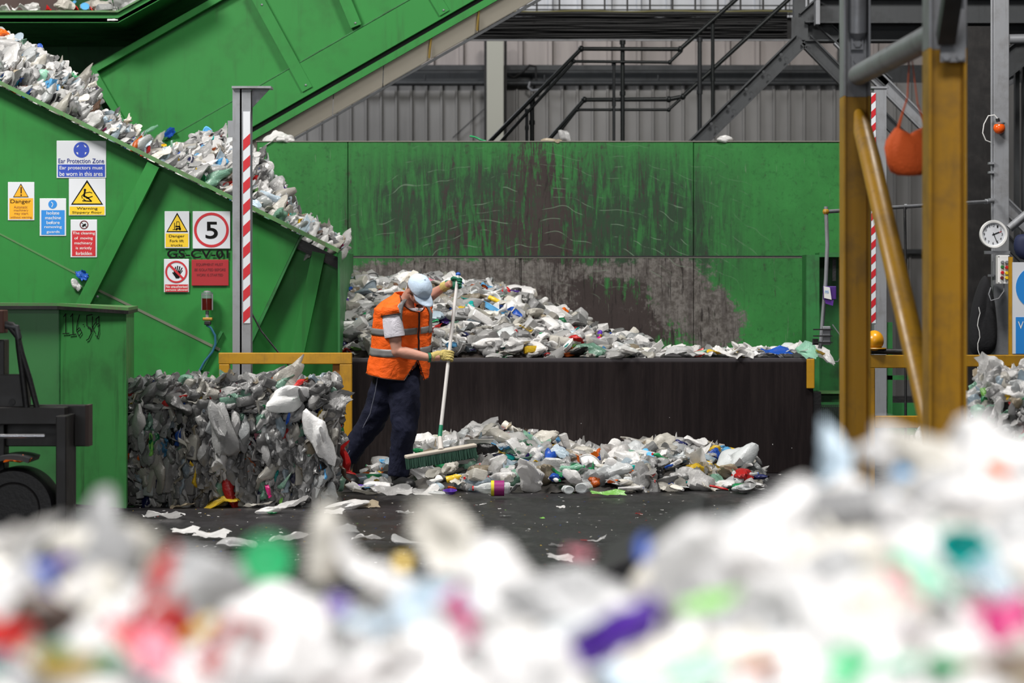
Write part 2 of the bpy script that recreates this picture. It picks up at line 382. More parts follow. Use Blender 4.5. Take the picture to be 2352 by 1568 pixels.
m = MB(); m.tube([P(1162, 170, 41.8), P(1180, 178, 41.8), P(1200, 166, 41.8), P(1216, 150, 41.8), P(1230, 152, 41.8), P(1232, 185, 41.8)], .018, 8); tag(m.build('cable_loop', 'black', smooth=True), 'black cable loop hung on the wall beside the cream column', 'cable')
m = MB(); m.tube([P(1218, 188, 41.72), P(1214, 200, 41.72), P(1222, 208, 41.72), P(1245, 205, 41.72)], .02, 8); tag(m.build('pipe_elbow', 'steel', smooth=True), 'small pale pipe elbow below the service pipe', 'pipe')

# ================================================================== right-hand steelwork
def ibeam(m, a, b, depth, width, tf=.014, up=(0, 0, 1)):
    a = Vector(a); b = Vector(b); t = (b-a).normalized(); u = Vector(up); u = (u-t*u.dot(t)).normalized()
    m.beam(a+u*(depth/2-tf/2), b+u*(depth/2-tf/2), width, tf, u); m.beam(a-u*(depth/2-tf/2), b-u*(depth/2-tf/2), width, tf, u); m.beam(a, b, tf*.8, depth-tf, u)
    return m
SG = 'dark steel beams and braces of the raised platform'
def steel(name, label, cat, pts, depth, width, d, mat='steel_dark', up=None):
    a, b = [P(x, y, d) for x, y in pts]; t = (b-a).normalized(); u = up or Vector((-t.z, 0, t.x))
    o = ibeam(MB(), a, b, depth, width, .016, u).build(name, mat); return tag(o, label, cat, SG)
steel('platform_beam', 'upper horizontal steel beam running from behind the yellow posts', 'beam', [(1880, 26), (2700, 26)], .26, .2, 29.6)
steel('platform_beam', 'lower dark steel beam under the upper platform beam', 'beam', [(1846, 74), (2700, 74)], .21, .3, 29.85)
steel('platform_beam', 'steel beam slanting up at the platform corner', 'beam', [(1846, 44), (1960, -60)], .16, .12, 29.8)
o = MB().pbox(1824, -20, 1850, 92, 29.8, 29.98).build('platform_stub', 'steel_dark', mods=BEV); tag(o, 'short vertical steel stub where the platform braces meet', 'beam', SG)
MB().pbox(1818, 40, 1856, 92, 29.78, 29.8).build('gusset_plate', 'steel_dark', o)
o = MB().pbox(1874, 0, 1884, 56, 29.4, 29.6).build('beam_end_plate', 'steel', mods=BEV); tag(o, 'pale end plate on the upper platform beam', 'plate')
o = steel('diagonal_brace', 'wide diagonal brace falling from the platform corner to the green wall', 'brace', [(1840, 92), (1585, 345)], .17, .12, 29.75)
for i in range(6):
    for s in (-12, 12):
        x = 1800-i*40; y = 92+(1840-x)*.992
        MB().lathe([(.018, -.012), (.018, .0), (0, .0)], P(x+s*.5, y+s*.5, 29.68), 8, 'y').build('bolt', 'steel_dark', o)
steel('diagonal_brace', 'short diagonal brace falling behind the nearer yellow post', 'brace', [(1850, 92), (1990, 235)], .15, .12, 29.75)
steel('diagonal_brace', 'second diagonal brace falling from the platform beam end', 'brace', [(1884, 50), (2040, 190)], .12, .1, 29.7)
steel('diagonal_brace', 'pale diagonal brace crossing behind the orange bag', 'brace', [(1925, 90), (2520, 680)], .14, .12, 29.7, 'steel')
steel('diagonal_brace', 'dark diagonal brace behind the pale one', 'brace', [(1850, 92), (2600, 840)], .12, .1, 29.9)
steel('diagonal_brace', 'dark brace rising toward the upper corner beside the grey pillar', 'brace', [(2170, 260), (2420, 60)], .26, .14, 29.8)
steel('diagonal_brace', 'thin brace rising beyond the grey pillar', 'brace', [(2200, 250), (2420, 130)], .1, .1, 31, 'steel')
o = MB().tube([P(2318, 90, 29), P(2500, 86, 29)], .05, 12).build('roof_pipe', 'steel', smooth=True); tag(o, 'thick pale pipe beside the top of the grey pillar', 'pipe')
for x, w, l in ((2332, 10, 'first'), (2349, 6, 'second')):
    o = MB().pbox(x, 90, x+w, 700, 30.5, 30.6).build('cladding_rail', 'steel_dark'); tag(o, f'{l} upright cladding rail right of the grey pillar', 'rail')
o = MB().pbox(1925, 100, 1933, 155, 41.85, 41.95).build('perforated_strut', 'steel_dark'); tag(o, 'short perforated strut beside the yellow post top', 'strut')
# dark cabinet/backdrop behind right steel, striped grey post
t = thing('striped_post', 'grey steel post with red and white tape behind the yellow frame', 'post', (X(2017, 25.6), 25.6, 0))
d = 25.6
m = MB(); m.box((X(2008, d), d, 0), (X(2036, d), d+.02, Z(203, d))); m.box((X(2008, d), d+.02, 0), (X(2012, d), d+.14, Z(203, d))); m.box((X(2008, d), d+.14, 0), (X(2036, d), d+.16, Z(203, d))); m.build('post_body', 'steel', t)
MB().box((X(2000, d), d-.01, Z(203, d)), (X(2038, d), d+.18, Z(201, d)+.01)).build('cap_plate', 'steel', t)
def tape(x0, x1, y0, y1, d, pitch, parent, white_top=0):
    w = MB(); w.pbox(x0, y0, x1, y1, d-.006, d-.001); wb = w.build('tape_backing', 'sign_white', parent, doctor=True)
    y = y0+white_top; sl = (x1-x0)*.95; q = MB(); dd = d-.008
    while y < y1:
        a = [(x0, y+sl), (x1, y), (x1, y+pitch*.5), (x0, y+pitch*.5+sl)]
        a = [(px, min(max(py, y0), y1)) for px, py in a]
        if abs(a[0][1]-a[3][1]) > .5 or abs(a[1][1]-a[2][1]) > .5: q.prism([(X(px, dd), Z(py, dd)) for px, py in a], dd, dd+.001)
        y += pitch
    q.build('red_stripes', 'sign_red', wb, doctor=False)
tape(2001, 2011.5, 213, 742, d, 33.5, t)
# scaffold pipes
o = polytube('scaffold_pipe', [(1897, 486), (2280, 462)], 23.6, .017, 'steel', 'thin grey pipe crossing behind both yellow posts', 'pipe', joints=False, d2=25.95)
for x in (2080, 2265): MB().tube([P(x-3, 486-24*(x-1897)/383, 23.6+2.35*(x-1897)/383), P(x+3, 486-24*(x-1897)/383, 23.6+2.35*(x-1897)/383)], .024, 8).build('pipe_clamp', 'steel', o)
o = polytube('scaffold_pipe', [(1897, 474), (1900, 560), (1897, 640), (1885, 790), (1883, 800)], 23.6, .017, 'steel', 'bent upright grey pipe at the end of the bay', 'pipe', joints=False)
MB().ellip(P(1897, 486, 23.6), (.028,)*3, 8, 6).build('pipe_fitting', 'yellow', o)
o = MB().tube([P(2078, 475, 24.5), P(2080, 600, 24.5), P(2080, 1095, 24.5)], .012, 8).build('thin_upright', 'black', smooth=True); tag(o, 'thin black upright rod behind the yellow frame', 'rod')
o = MB().tube([P(2318, 525, 23.4), P(2420, 440, 23.4)], .035, 10).build('pale_pipe', 'steel', smooth=True); tag(o, 'pale pipe slanting up beside the wall clock', 'pipe')
# grey pillar
d = 26; t = thing('grey_pillar', 'tall grey steel pillar carrying the clock and beacon', 'pillar', (X(2296, d), d, 0))
m = MB(); m.pbox(2282, -60, 2318, 815, d, d+.14); m.build('pillar_body', 'steel', t, mods=BEV)
MB().tube([P(2278, -60, d+.02), P(2278, 380, d+.02), P(2280, 600, d+.02)], .012, 8).build('conduit', 'steel', t, smooth=True)
for y in (372, 393, 455, 630): MB().pbox(2272, y, 2284, y+5, d-.03, d+.05).build('conduit_clip', 'steel', t)
MB().box((X(2270, d), d-.05, 0), (X(2325, d), d+.2, .02)).build('base_plate', 'steel', t)
t = thing('warning_beacon', 'round orange warning beacon on the grey pillar', 'beacon', P(2295, 293, d-.03))
MB().ellip(P(2295, 294, d-.06), (.055, .05, .055), 18, 12).build('lens', 'orange_lens', t, smooth='all')
MB().lathe([(.05, 0), (.052, .012), (.03, .014)], P(2295, 285, d-.05), 16).build('collar', 'steel', t, smooth=True)
MB().tube([P(2293, 280, d-.05), P(2291, 272, d-.05)], .018, 8).build('plug', 'black', t)
MB().tube([P(2291, 272, d-.05), P(2284, 264, d-.05), P(2270, 266, d-.05), P(2260, 285, d-.05), P(2257, 305, d-.05), P(2264, 322, d-.04), P(2276, 327, d-.02)], .005, 6).build('cord', 'white', t, smooth=True)
# clock
dc = 25.8; t = thing('wall_clock', 'round white wall clock fixed to the grey pillar', 'clock', P(2281, 538, dc))
R = 32*dc/F; c = P(2281, 538, dc)
MB().lathe([(R*.8, .0), (R, 0), (R*1.02, -.03), (R*.97, -.05), (R*.84, -.048), (R*.80, -.03)], c, 36, 'y').build('case', 'white', t, smooth=True)
DIAL = MB().lathe([(0, -.031), (R*.82, -.031), (R*.82, -.02), (0, -.02)], c, 36, 'y').build('dial', 'sign_white', t)
dial = DIAL
for k in range(12):
    a = math.radians(90-30*(k+1)); q = c+Vector((math.cos(a)*R*.64, 0, math.sin(a)*R*.64)); px = q.x*F/q.y+1176; py = HY-(q.z-CZ)*F/q.y
    text(str(k+1), px-(3.2 if k > 8 else 1.8), py-3, px+(3.2 if k > 8 else 1.8), py+3, dc-.033, 'sign_black', dial, 'numeral')
for nm, a, L, mt, w in (('hour_hand', 22, .42, 'sign_black', .008), ('minute_hand', -68, .66, 'sign_black', .006), ('second_hand', 20, .6, 'sign_red', .004)):
    a = math.radians(a); q = c+Vector((0, -.035, 0)); MB().beam(q-Vector((math.cos(a), 0, math.sin(a)))*R*.12, q+Vector((math.cos(a), 0, math.sin(a)))*R*L, w, .002, (0, 1, 0)).build(nm, mt, t)
MB().pbox(2262, 576, 2320, 583, 25.82, 25.86).build('mount_bracket', 'steel', t)
# control box
db = 25.7; t = thing('control_box', 'pale control box with coloured push buttons below the clock', 'control box', P(2305, 652, db))
MB().pbox(2292, 586, 2319, 652, db, db+.12).build('enclosure', 'white', t, mods=BEV)
for (x, y, mt) in ((2302, 602, 'steel'), (2312, 602, 'steel'), (2302, 613, 'green'), (2312, 614, 'sign_red'), (2302, 626, 'sign_red'), (2312, 627, 'sign_yellow'), (2301, 638, 'sign_dred'), (2312, 638, 'sign_yellow')):
    MB().lathe([(.016, 0), (.016, -.02), (.012, -.028), (0, -.028)], P(x, y, db), 12, 'y').build('push_button', mt, t, smooth=True)
for x, y in ((2294, 589), (2317, 589), (2294, 649), (2317, 649)): MB().lathe([(.005, 0), (.005, -.003), (0, -.003)], P(x, y, db), 6, 'y').build('corner_screw', 'black', t)
MB().tube([P(2306, 652, db+.05), P(2306, 668, db+.04), P(2294, 685, db+.03), P(2276, 690, db+.03), P(2271, 675, db+.03), P(2276, 660, db+.03)], .006, 6).build('cable', 'steel', t, smooth=True)
# pack of coats hanging
def cloth_blob(name, pts, d, mat, thick=.12, seed=3, amp=.02):
    m = MB(); vs = []; n = len(pts)
    poly = [(X(x, d), Z(y, d)) for x, y in pts]; cx = sum(p[0] for p in poly)/n; cz = sum(p[1] for p in poly)/n
    rings = 7; 
    for k in range(rings+1):
        s = math.sin(math.pi*k/rings)**.55*.98+.02; yy = d-thick/2*math.cos(math.pi*k/rings)
        for i in range(n):
            x = cx+(poly[i][0]-cx)*s; z = cz+(poly[i][1]-cz)*s; v = Vector((x*18, yy*9, z*4+seed)); q = mn.noise(v)*amp
            vs.append((x+q*.3, yy+q, z))
    fs = [(k*n+i, k*n+(i+1) % n, (k+1)*n+(i+1) % n, (k+1)*n+i) for k in range(rings) for i in range(n)]
    fs += [tuple(range(n)), tuple(rings*n+i for i in range(n))]
    m.add(vs, fs); return m.build(name, mat, smooth='all', mods=[('SUBSURF', dict(levels=1, render_levels=2))])
o = cloth_blob('hanging_coat', [(2262, 625), (2272, 640), (2284, 680), (2290, 740), (2292, 815), (2250, 822), (2222, 815), (2226, 740), (2232, 700), (2246, 650)], 25.9, 'coat', .25, 3, .06); tag(o, 'black coat hanging beside the grey pillar', 'coat')
MB().tube([P(2248+3*math.sin(i*1.7), 705+i*14, 25.7) for i in range(12)], .0035, 6).build('white_cord', 'white', o)
# blue sign board
ds = 24.5; t = thing('notice_board', 'blue and white mandatory sign cut by the picture edge', 'sign', P(2340, 812, ds))
MB().pbox(2326, 602, 2440, 812, ds, ds+.03).build('board', 'sign_white', t)
MB().pbox(2333, 728, 2436, 812, ds-.004, ds).build('blue_band', 'sign_cyan', t)
MB().lathe([(0, -.004), (X(2383, ds)-X(2333, ds), -.004), (X(2383, ds)-X(2333, ds), 0), (0, 0)], P(2383, 660, ds), 40, 'y').build('blue_roundel', 'sign_cyan', t)
text('V', 2338, 738, 2351, 755, ds-.006, 'white', t)
MB().lathe([(0, -.008), (.09, -.008), (.11, -.004), (0, -.004)], P(2385, 655, ds), 24, 'y').build('white_figure', 'white', t)
o = MB().pbox(2318, 590, 2326, 1090, 24.6, 24.65).build('yellow_edge_post', 'yellow'); tag(o, 'narrow yellow upright beside the control box', 'post')
o = cloth_blob('dark_blue_cover', [(2326, 540), (2345, 535), (2420, 540), (2425, 600), (2326, 606)], 24.7, plain('navy_cover', (.006, .012, .05), .7), .2); tag(o, 'dark navy cover on top of the blue sign', 'cover')
# yellow guard rails on the right
def guard(name, label, rects, d, th=.07, group=None):
    x0 = min(r[1] for r in rects); x1 = max(r[3] for r in rects)
    t = thing(name, label, 'guard rail', (X((x0+x1)/2, d), d, 0), group)
    for nm, a, b, c, e in rects: MB().pbox(a, b, c, e if e < 1150 else 660+CZ*F/d, d, d+th).build(nm, 'yellow', t, mods=BEV)
    return t
guard('guard_rail', 'yellow steel guard rail in front of the striped post and green machine', [('top_rail', 1990, 815, 2170, 845), ('post', 1994, 845, 2010, 1200), ('post', 2150, 845, 2166, 1200), ('bottom_rail', 2010, 955, 2150, 983)], 22, .07)
guard('guard_rail', 'yellow steel guard rail below the clock and coats', [('top_rail', 2200, 815, 2470, 842), ('post', 2204, 842, 2220, 1200), ('post', 2450, 842, 2468, 1200), ('bottom_rail', 2220, 955, 2450, 983)], 22.05, .07)
# helmet + dark bar on the rail
o = MB().ellip(P(2008, 782, 22.02), (.075, .1, .08), 20, 12).build('hard_hat', plain('hat_yellow', (.75, .33, .01), .3), smooth='all'); tag(o, 'yellow hard hat resting on the guard rail behind the yellow post', 'helmet')
MB().lathe([(.095, -.005), (.1, 0), (.095, .006)], P(2006, 800, 22.02), 20).build('brim', 'yellow', o, smooth=True)
o = MB().tube([P(1985, 806, 22.03), P(2100, 808, 22.03)], .022, 10).build('long_tool', 'black', smooth=True); tag(o, 'black tool handle lying along the guard rail top', 'tool')
# green machine at bay end
d = 27.2; t = thing('green_baler_cabinet', 'green machine cabinet with a dark recess at the end of the bay', 'machine', (X(1900, d), d, 0))
MB().pbox(1852, 585, 1882, 1015, d, d+.4).build('frame_upright', 'green_dark', t)
MB().pbox(1882, 580, 1960, 590, d, d+.4).build('top_frame', 'green_dark', t)
MB().pbox(1882, 590, 1960, 925, d+.42, d+.5).build('recess_panel', 'green_dark', t)
MB().pbox(1882, 905, 1960, 1040, d+.02, d+.4).build('lower_box', 'green_dark', t)
MB().pbox(1884, 900, 1960, 904, d-.04, d+.4).build('shelf', 'green_edge', t)
MB().pbox(1912, 592, 1920, 645, d+.1, d+.12).build('hanging_strap', 'black', t)
MB().tube([P(1887, 818, d-.05), P(1900, 832, d-.05), P(1925, 830, d-.05), P(1940, 805, d-.05), P(1930, 770, d-.05), P(1912, 745, d-.05)], .005, 6).build('thin_cable', 'steel', t, smooth=True)
dg = 24.7; m = MB()
o = thing('mesh_guard', 'dark wire mesh guard standing at the end of the stained wall', 'guard', (X(1905, dg), dg, 0))
for k in range(20): m.tube([P(1869+k*4.6, 930, dg), P(1869+k*4.6, 1078, dg)], .0045, 4)
for k in range(32): m.tube([P(1869, 930+k*4.6, dg), P(1957, 930+k*4.6, dg)], .0045, 4)
m.build('wire_mesh', plain('mesh_green', (.035, .06, .04), .6), o)
m = MB(); m.pbox(1866, 924, 1960, 931, dg, dg+.03); m.pbox(1866, 924, 1870, 1083, dg, dg+.03); m.build('guard_frame', 'green_dark', o)
MB().pbox(1870, 934, 1957, 1080, dg+.25, dg+.27).build('back_panel', 'black', o)
m = MB(); m.pbox(1868, 900, 1886, 1080, 24.6, 24.9); struct(m.build('trim_5', 'black'))
o = MB().pbox(1853, 824, 1871, 892, 24.47, 24.6).build('corner_guard', 'yellow', mods=BEV); tag(o, 'small yellow corner guard on the end of the bay wall', 'corner guard')
o = thing('purple_pack', 'purple and white carton taped to the bent pipe', 'carton', P(1905, 700, 23.5))
MB().pbox(1893, 657, 1921, 688, 23.5, 23.61).build('carton', plain('purple_card', (.06, .015, .18), .5), o, mods=BEV)
MB().pprism([(1892, 657), (1906, 660), (1910, 688), (1893, 684)], 23.49, 23.5).build('white_face', 'white', o)
text('ns', 1895, 667, 1903, 673, 23.487, 'sign_cyan', o)
MB().pprism([(1895, 688), (1915, 689), (1913, 702), (1897, 697)], 23.5, 23.54).build('flap', plain('purple_flap', (.09, .02, .25), .5), o)
o = thing('junction_box', 'grey junction box clamped to the foot of the bent pipe', 'junction box', P(1897, 790, 23.55))
MB().pbox(1890, 749, 1908, 792, 23.5, 23.6).build('enclosure', 'steel', o, mods=BEV)
for y in (755, 770, 785): MB().pbox(1868, y, 1912, y+3, 23.48, 23.5).build('strap', 'black', o)
MB().pbox(1868, 778, 1880, 792, 23.5, 23.58).build('clamp_block', 'black_paint', o)
# green frame + brackets seen low behind yellow frame
t = thing('green_stand', 'green steel stand behind the striped post', 'stand', (X(2070, 27), 27, 0))
for x in (2040, 2128): MB().pbox(x, 740, x+10, 1060, 27, 27.08).build('leg', 'green_dark', t)
MB().pbox(2040, 862, 2138, 872, 27, 27.08).build('crossbar', 'green_dark', t)
MB().pbox(2044, 925, 2128, 1000, 27.1, 27.14).build('mesh_panel', 'green_dark', t)
o = MB().pbox(2222, 60, 2276, 1040, 27.8, 27.9).build('dark_backdrop_cabinet', 'black_paint'); tag(o, 'tall black cabinet behind the coat and pillar', 'cabinet')
o = MB().pbox(2010, 572, 2240, 582, 41.8, 41.95).build('cladding_rail', 'steel_dark'); tag(o, 'horizontal dark rail low on the cladding behind the frame', 'rail')

# ================================================================== near yellow and grey frame
ZL = 2.61
def hpost(label, px0, px1, d, face_w):
    t = thing('frame_post', label, 'post', (X((px0+px1)/2, d), d, 0), 'yellow and grey H-section posts of the rack frame')
    x0, x1 = X(px0, d), X(px1, d)
    for nm, mt, z0, z1 in (('yellow_lower_section', 'yellow', 0, ZL), ('grey_upper_section', 'steel', ZL, 4.6)):
        m = MB(); m.box((x0, d, z0), (x0+.012, d+.2, z1)); m.box((x1-.012, d, z0), (x1, d+.2, z1)); m.box((x0+.012, d+.09, z0), (x1-.012, d+.102, z1)); m.build(nm, mt, t, mods=[('BEVEL', dict(width=.002, segments=1))])
    MB().box((x0-.04, d-.04, 0), (x1+.04, d+.19, .015)).build('base_plate', 'steel', t)
    return t
tp = hpost('farther yellow and grey H-section post with the tube brace top', 1938, 2000, 15, 0)
for y in (100, 140): 
    MB().pbox(1955, y-13, 1983, y+14, 15.05, 15.07).build('fixing_plate', 'steel', tp); MB().lathe([(.022, 0), (.022, -.02), (.0, -.02)], P(1969, y, 15.05), 6, 'y').build('bolt', 'steel', tp)
tp = hpost('nearer yellow and grey H-section post at the foot of the brace', 2134, 2221, 12, 0)
MB().pbox(2160, 20, 2218, 142, 11.985, 12).build('splice_plate', 'steel', tp)
for x in (2172, 2205): MB().lathe([(.018, 0), (.018, -.022), (.0, -.022)], P(x, 131, 11.985), 6, 'y').build('bolt', 'steel', tp)
MB().beam(P(2172, 90, 11.95), P(2195, -60, 11.6), .075, .06).build('upper_brace', 'steel_dark', tp)
o = MB().tube([P(1972, 258, 15.0), P(1982, 300, 14.8), P(2000, 370, 14.5), P(2148, 1010, 12.15), P(2152, 1090, 12.1)], [.025, .05, .053, .053, .053], 20).build('tube_brace', 'yellow', smooth=True); tag(o, 'glossy yellow tube brace slanting down between the two posts', 'brace')
o = MB().tube([P(1972, 172, 14.95), P(2155, 76, 12.2)], [.055, .058], 20).build('tube_brace', 'steel', smooth=True); tag(o, 'thick grey tube brace joining the upper parts of the posts', 'brace')
MB().ellip(P(1972, 172, 14.95), (.055, .06, .055), 16, 10).build('rounded_end', 'steel', o, smooth='all')
MB().tube([P(2058, 126.5, 13.55), P(2061, 125, 13.5)], .0585, 20).build('joint_ring', 'steel_dark', o)
o = MB().tube([P(1970, -120, 15.02), P(1970, 72, 15.02), P(1970, 85, 15.04)], [.05, .05, .03], 18).build('upper_tube', 'steel', smooth=True); tag(o, 'grey tube inside the top of the farther post', 'tube')
# orange bag
dk = 13.2; t = thing('orange_bag', 'orange mesh sack hanging by strings between the yellow posts', 'bag', P(2088, 405, dk))
pr = [(0, .0), (.045, .003), (.075, .02), (.092, .055), (.099, .095), (.100, .13), (.090, .165), (.07, .2), (.055, .225), (.05, .222), (.064, .198), (.082, .16), (.09, .12)]
m = MB(); c = P(2088, 404, dk); seg = 40; vs = []
for r, h in pr:
    for k in range(seg):
        a = 2*math.pi*k/seg; rr = r*1.12*(1+.05*math.sin(a*5+h*30)+.03*math.sin(a*11)); sag = 1-.30*(h/.23)*(.5-.5*math.cos(2*a))*0
        hh = h*(1-.20*abs(math.sin(a))*(1 if h > .15 else .2)) if True else h
        hh = h-(.030*(1-abs(math.cos(a)))*max(0, (h-.12)/.1)); vs.append((c.x+rr*math.cos(a), c.y+rr*.7*math.sin(a), c.z+hh))
m.add(vs, [(i*seg+k, i*seg+(k+1) % seg, (i+1)*seg+(k+1) % seg, (i+1)*seg+k) for i in range(len(pr)-1) for k in range(seg)]); m.build('sack', 'orange_net', t, smooth='all')
MB().tube([P(2062, 298, dk), P(2072, 262, dk), P(2084, 225, dk), P(2090, 115, dk+.25)], [.008, .005, .0035, .0025], 6).build('string', 'orange_net', t)
MB().tube([P(2124, 300, dk), P(2118, 268, dk), P(2108, 240, dk), P(2092, 115, dk+.25)], [.006, .0045, .003, .0025], 6).build('string', 'orange_net', t)
# ================================================================== conveyor one (falls from the upper left to the bay)
C1 = 24.3; C1B = 26.3
t = thing('feed_conveyor', 'large green inclined conveyor covered with safety signs at the end of the bay', 'conveyor', (X(400, C1), C1, 0))
def lip(x): return 190+x*.496
m = MB()
m.pprism([(-260, lip(-260)+8), (352, lip(352)+8), (214, 690), (150, 800), (150, 1075), (-260, 1075)], C1, C1+.03)
m.build('side_panel', 'green', t)
m = MB(); m.pprism([(352, lip(352)+8), (690, lip(690)+8), (560, 808), (560, 1060), (150, 1060), (150, 800), (214, 690)], C1+.01, C1+.04); m.build('side_panel', 'green', t)
m = MB(); m.pprism([(690, lip(690)+6), (779, lip(779)+4), (779, 1040), (552, 1040), (552, 815)], C1+.16, C1+.19); m.build('recessed_panel', 'green', t)
m = MB(); m.pprism([(690, lip(690)+6), (694, lip(694)+6), (566, 815), (560, 808)], C1+.01, C1+.18); m.build('panel_edge', 'green_dark', t)
MB().beam(P(-260, lip(-260), C1-.06), P(779, lip(779), C1-.06), .032, .20, (0, 1, 0)).build('top_flange', 'green_edge', t)
MB().beam(P(-260, lip(-260), C1B), P(779, lip(779), C1B), .12, .03, (0, 1, 0)).build('far_side_panel', 'green_dark', t)
b0, b1 = P(-260, lip(-260)+16, C1+.1), P(779, lip(779)+16, C1+.1)
m = MB(); m.add([b0, b1, b1+Vector((0, 1.9, 0)), b0+Vector((0, 1.9, 0)), b0-Vector((0, 0, .1)), b1-Vector((0, 0, .1)), b1+Vector((0, 1.9, -.1)), b0+Vector((0, 1.9, -.1))], [(0,1,2,3),(7,6,5,4),(0,4,5,1),(1,5,6,2),(2,6,7,3),(3,7,4,0)]); m.build('belt', 'black', t)
def rib(a, b, w, d, name='stiffener', mat='green', th=.1):
    u = Vector((b[0]-a[0], b[1]-a[1])).normalized(); n = Vector((-u.y, u.x))*w/2
    g = thing_part = MB(); g.pprism([(a[0]+n.x, a[1]+n.y), (a[0]-n.x, a[1]-n.y), (b[0]-n.x, b[1]-n.y), (b[0]+n.x, b[1]+n.y)], d-th, d-th+.012)
    for s in (-1, 1):
        n2 = n*s; n3 = n*(s*.86)
        g.pprism([(a[0]+n2.x, a[1]+n2.y), (a[0]+n3.x, a[1]+n3.y), (b[0]+n3.x, b[1]+n3.y), (b[0]+n2.x, b[1]+n2.y)], d-th+.012, d)
    return g.build(name, mat, t)
rib((352, 378), (186, 706), 30, C1, th=.14)
rib((732, 580), (672, 862), 30, C1+.16, th=.12)
MB().pprism([(776, 574), (781, 577), (781, 1040), (776, 1040)], C1-.02, C1B).build('end_plate', 'green_dark', t)
# worn joint of the lower plate
o = MB(); o.pprism([(-260, 417), (-60, 506), (0, 535), (180, 628), (178, 632), (0, 539), (-60, 510), (-260, 421)], C1-.004, C1); o.build('worn_joint', 'green_edge', t)
MB().pprism([(228, 664), (506, 800), (504, 806), (226, 669)], C1+.004, C1+.012).build('worn_joint', plain('worn_bare_joint', (.13, .15, .10), .7), t)
for x, y in ((203, 668), (213, 677), (224, 681)): MB().ellip(P(x, y, C1-.1), (.012, .012, .012), 8, 6).build('bolt', 'steel', t)
MB().pprism([(506, 760), (512, 763), (466, 850), (458, 850)], C1-.03, C1+.01).build('tie_bar', 'green_dark', t)
MB().tube([P(577, 717, C1-.06), P(600, 760, C1-.06), P(660, 835, C1-.06), P(700, 880, C1-.06)], .008, 6).build('stay_wire', 'black', t)
# oiler
o = thing('oil_reservoir', 'glass oil reservoir with brass fitting and blue tube', 'oiler', P(476, 745, C1-.1))
dz = C1-.09; sc = dz/F
MB().lathe([(13*sc, 0), (13*sc, 27*sc)], P(476, 712, dz), 18).build('oil_bowl', plain('dark_red_oil', (.06, .006, .004), .1), o, smooth=True)
MB().lathe([(13.4*sc, 0), (13.4*sc, 14*sc)], P(476, 685, dz), 18).build('glass', plain('greenish_glass', (.14, .22, .17), .1), o, smooth=True)
MB().lathe([(13.6*sc, 0), (13.6*sc, 2*sc), (9*sc, 4*sc), (8*sc, 9*sc), (0, 10*sc)], P(476, 677, dz), 18).build('cap', 'steel', o, smooth=True)
for x in (-12, 12): MB().tube([P(476+x, 712, dz-.02), P(476+x, 676, dz-.02)], .006, 6).build('cage_rod', 'steel', o)
MB().lathe([(4*sc, 0), (4*sc, 16*sc)], P(476, 729, dz), 12).build('stem', 'steel', o, smooth=True)
MB().pbox(465, 729, 488, 736, dz-.02, dz+.03).build('brass_fitting', plain('brass', (.45, .25, .06), .35, .8), o, mods=BEV)
MB().pbox(469, 737, 484, 746, dz-.02, dz+.03).build('valve', 'black', o, mods=BEV)
MB().tube([P(474, 746, dz), P(484, 752, dz), P(494, 770, dz), P(495, 790, dz), P(488, 808, dz), P(470, 830, dz), P(458, 852, dz)], .010, 8).build('blue_tube', plain('blue_hose', (.03, .12, .20), .3), o, smooth=True)
# ------------------------------------------------------------------ signs
SD = C1-.006
def board(name, label, x0, y0, x1, y1, mat='sign_white', D=SD):
    t = thing(name, label, 'sign', P((x0+x1)/2, y1, D))
    MB().pbox(x0, y0, x1, y1, D, D+.006).build('board', mat, t, mods=[('BEVEL', dict(width=.004, segments=2, limit_method='ANGLE'))]); return t
def flat(poly, mat, par, name, lift=.0015):
    n = len(poly); D = SD-lift; b = Vector(wloc(par)); me = bpy.data.meshes.new(name)
    me.from_pydata([P(x, y, D)-b for x, y in poly], [], [tuple(range(n))]); me.materials.append(M[mat]); o = bpy.data.objects.new(name, me); COL.objects.link(o); o.parent = par; return o
def circ(cx, cy, r, n=36, a0=0, a1=360): return [(cx+r*math.cos(math.radians(a0+(a1-a0)*i/n)), cy+r*math.sin(math.radians(a0+(a1-a0)*i/n))) for i in range(n)]
def rect(x0, y0, x1, y1): return [(x0, y0), (x1, y0), (x1, y1), (x0, y1)]
def ring(cx, cy, r0, r1, mat, par, name, lift=.002):
    n = 40; b = Vector(wloc(par)); D = SD-lift; vs = [P(cx+r*math.cos(2*math.pi*i/n), cy+r*math.sin(2*math.pi*i/n), D)-b for r in (r0, r1) for i in range(n)]
    me = bpy.data.meshes.new(name); me.from_pydata(vs, [], [(i, (i+1) % n, (i+1) % n+n, i+n) for i in range(n)]); me.materials.append(M[mat]); o = bpy.data.objects.new(name, me); COL.objects.link(o); o.parent = par
T = lambda s, x0, y0, x1, y1, mt, p, bold=.004: text(s, x0, y0, x1, y1, SD-.003, mt, p, 'lettering', bold)
def strokes(lst, mat, par, name='pictogram', r=1.2, lift=.003):
    m = MB(); D = SD-lift
    for pts, w in lst: 
        for a, b in zip(pts, pts[1:]):
            u = Vector((b[0]-a[0], b[1]-a[1])); L = u.length; u.normalize(); n = Vector((-u.y, u.x))*w/2; e = u*w*.35
            m.pprism([(a[0]+n.x-e.x, a[1]+n.y-e.y), (b[0]+n.x+e.x, b[1]+n.y+e.y), (b[0]-n.x+e.x, b[1]-n.y+e.y), (a[0]-n.x-e.x, a[1]-n.y-e.y)], D, D+.0005)
    return m.build(name, mat, par)
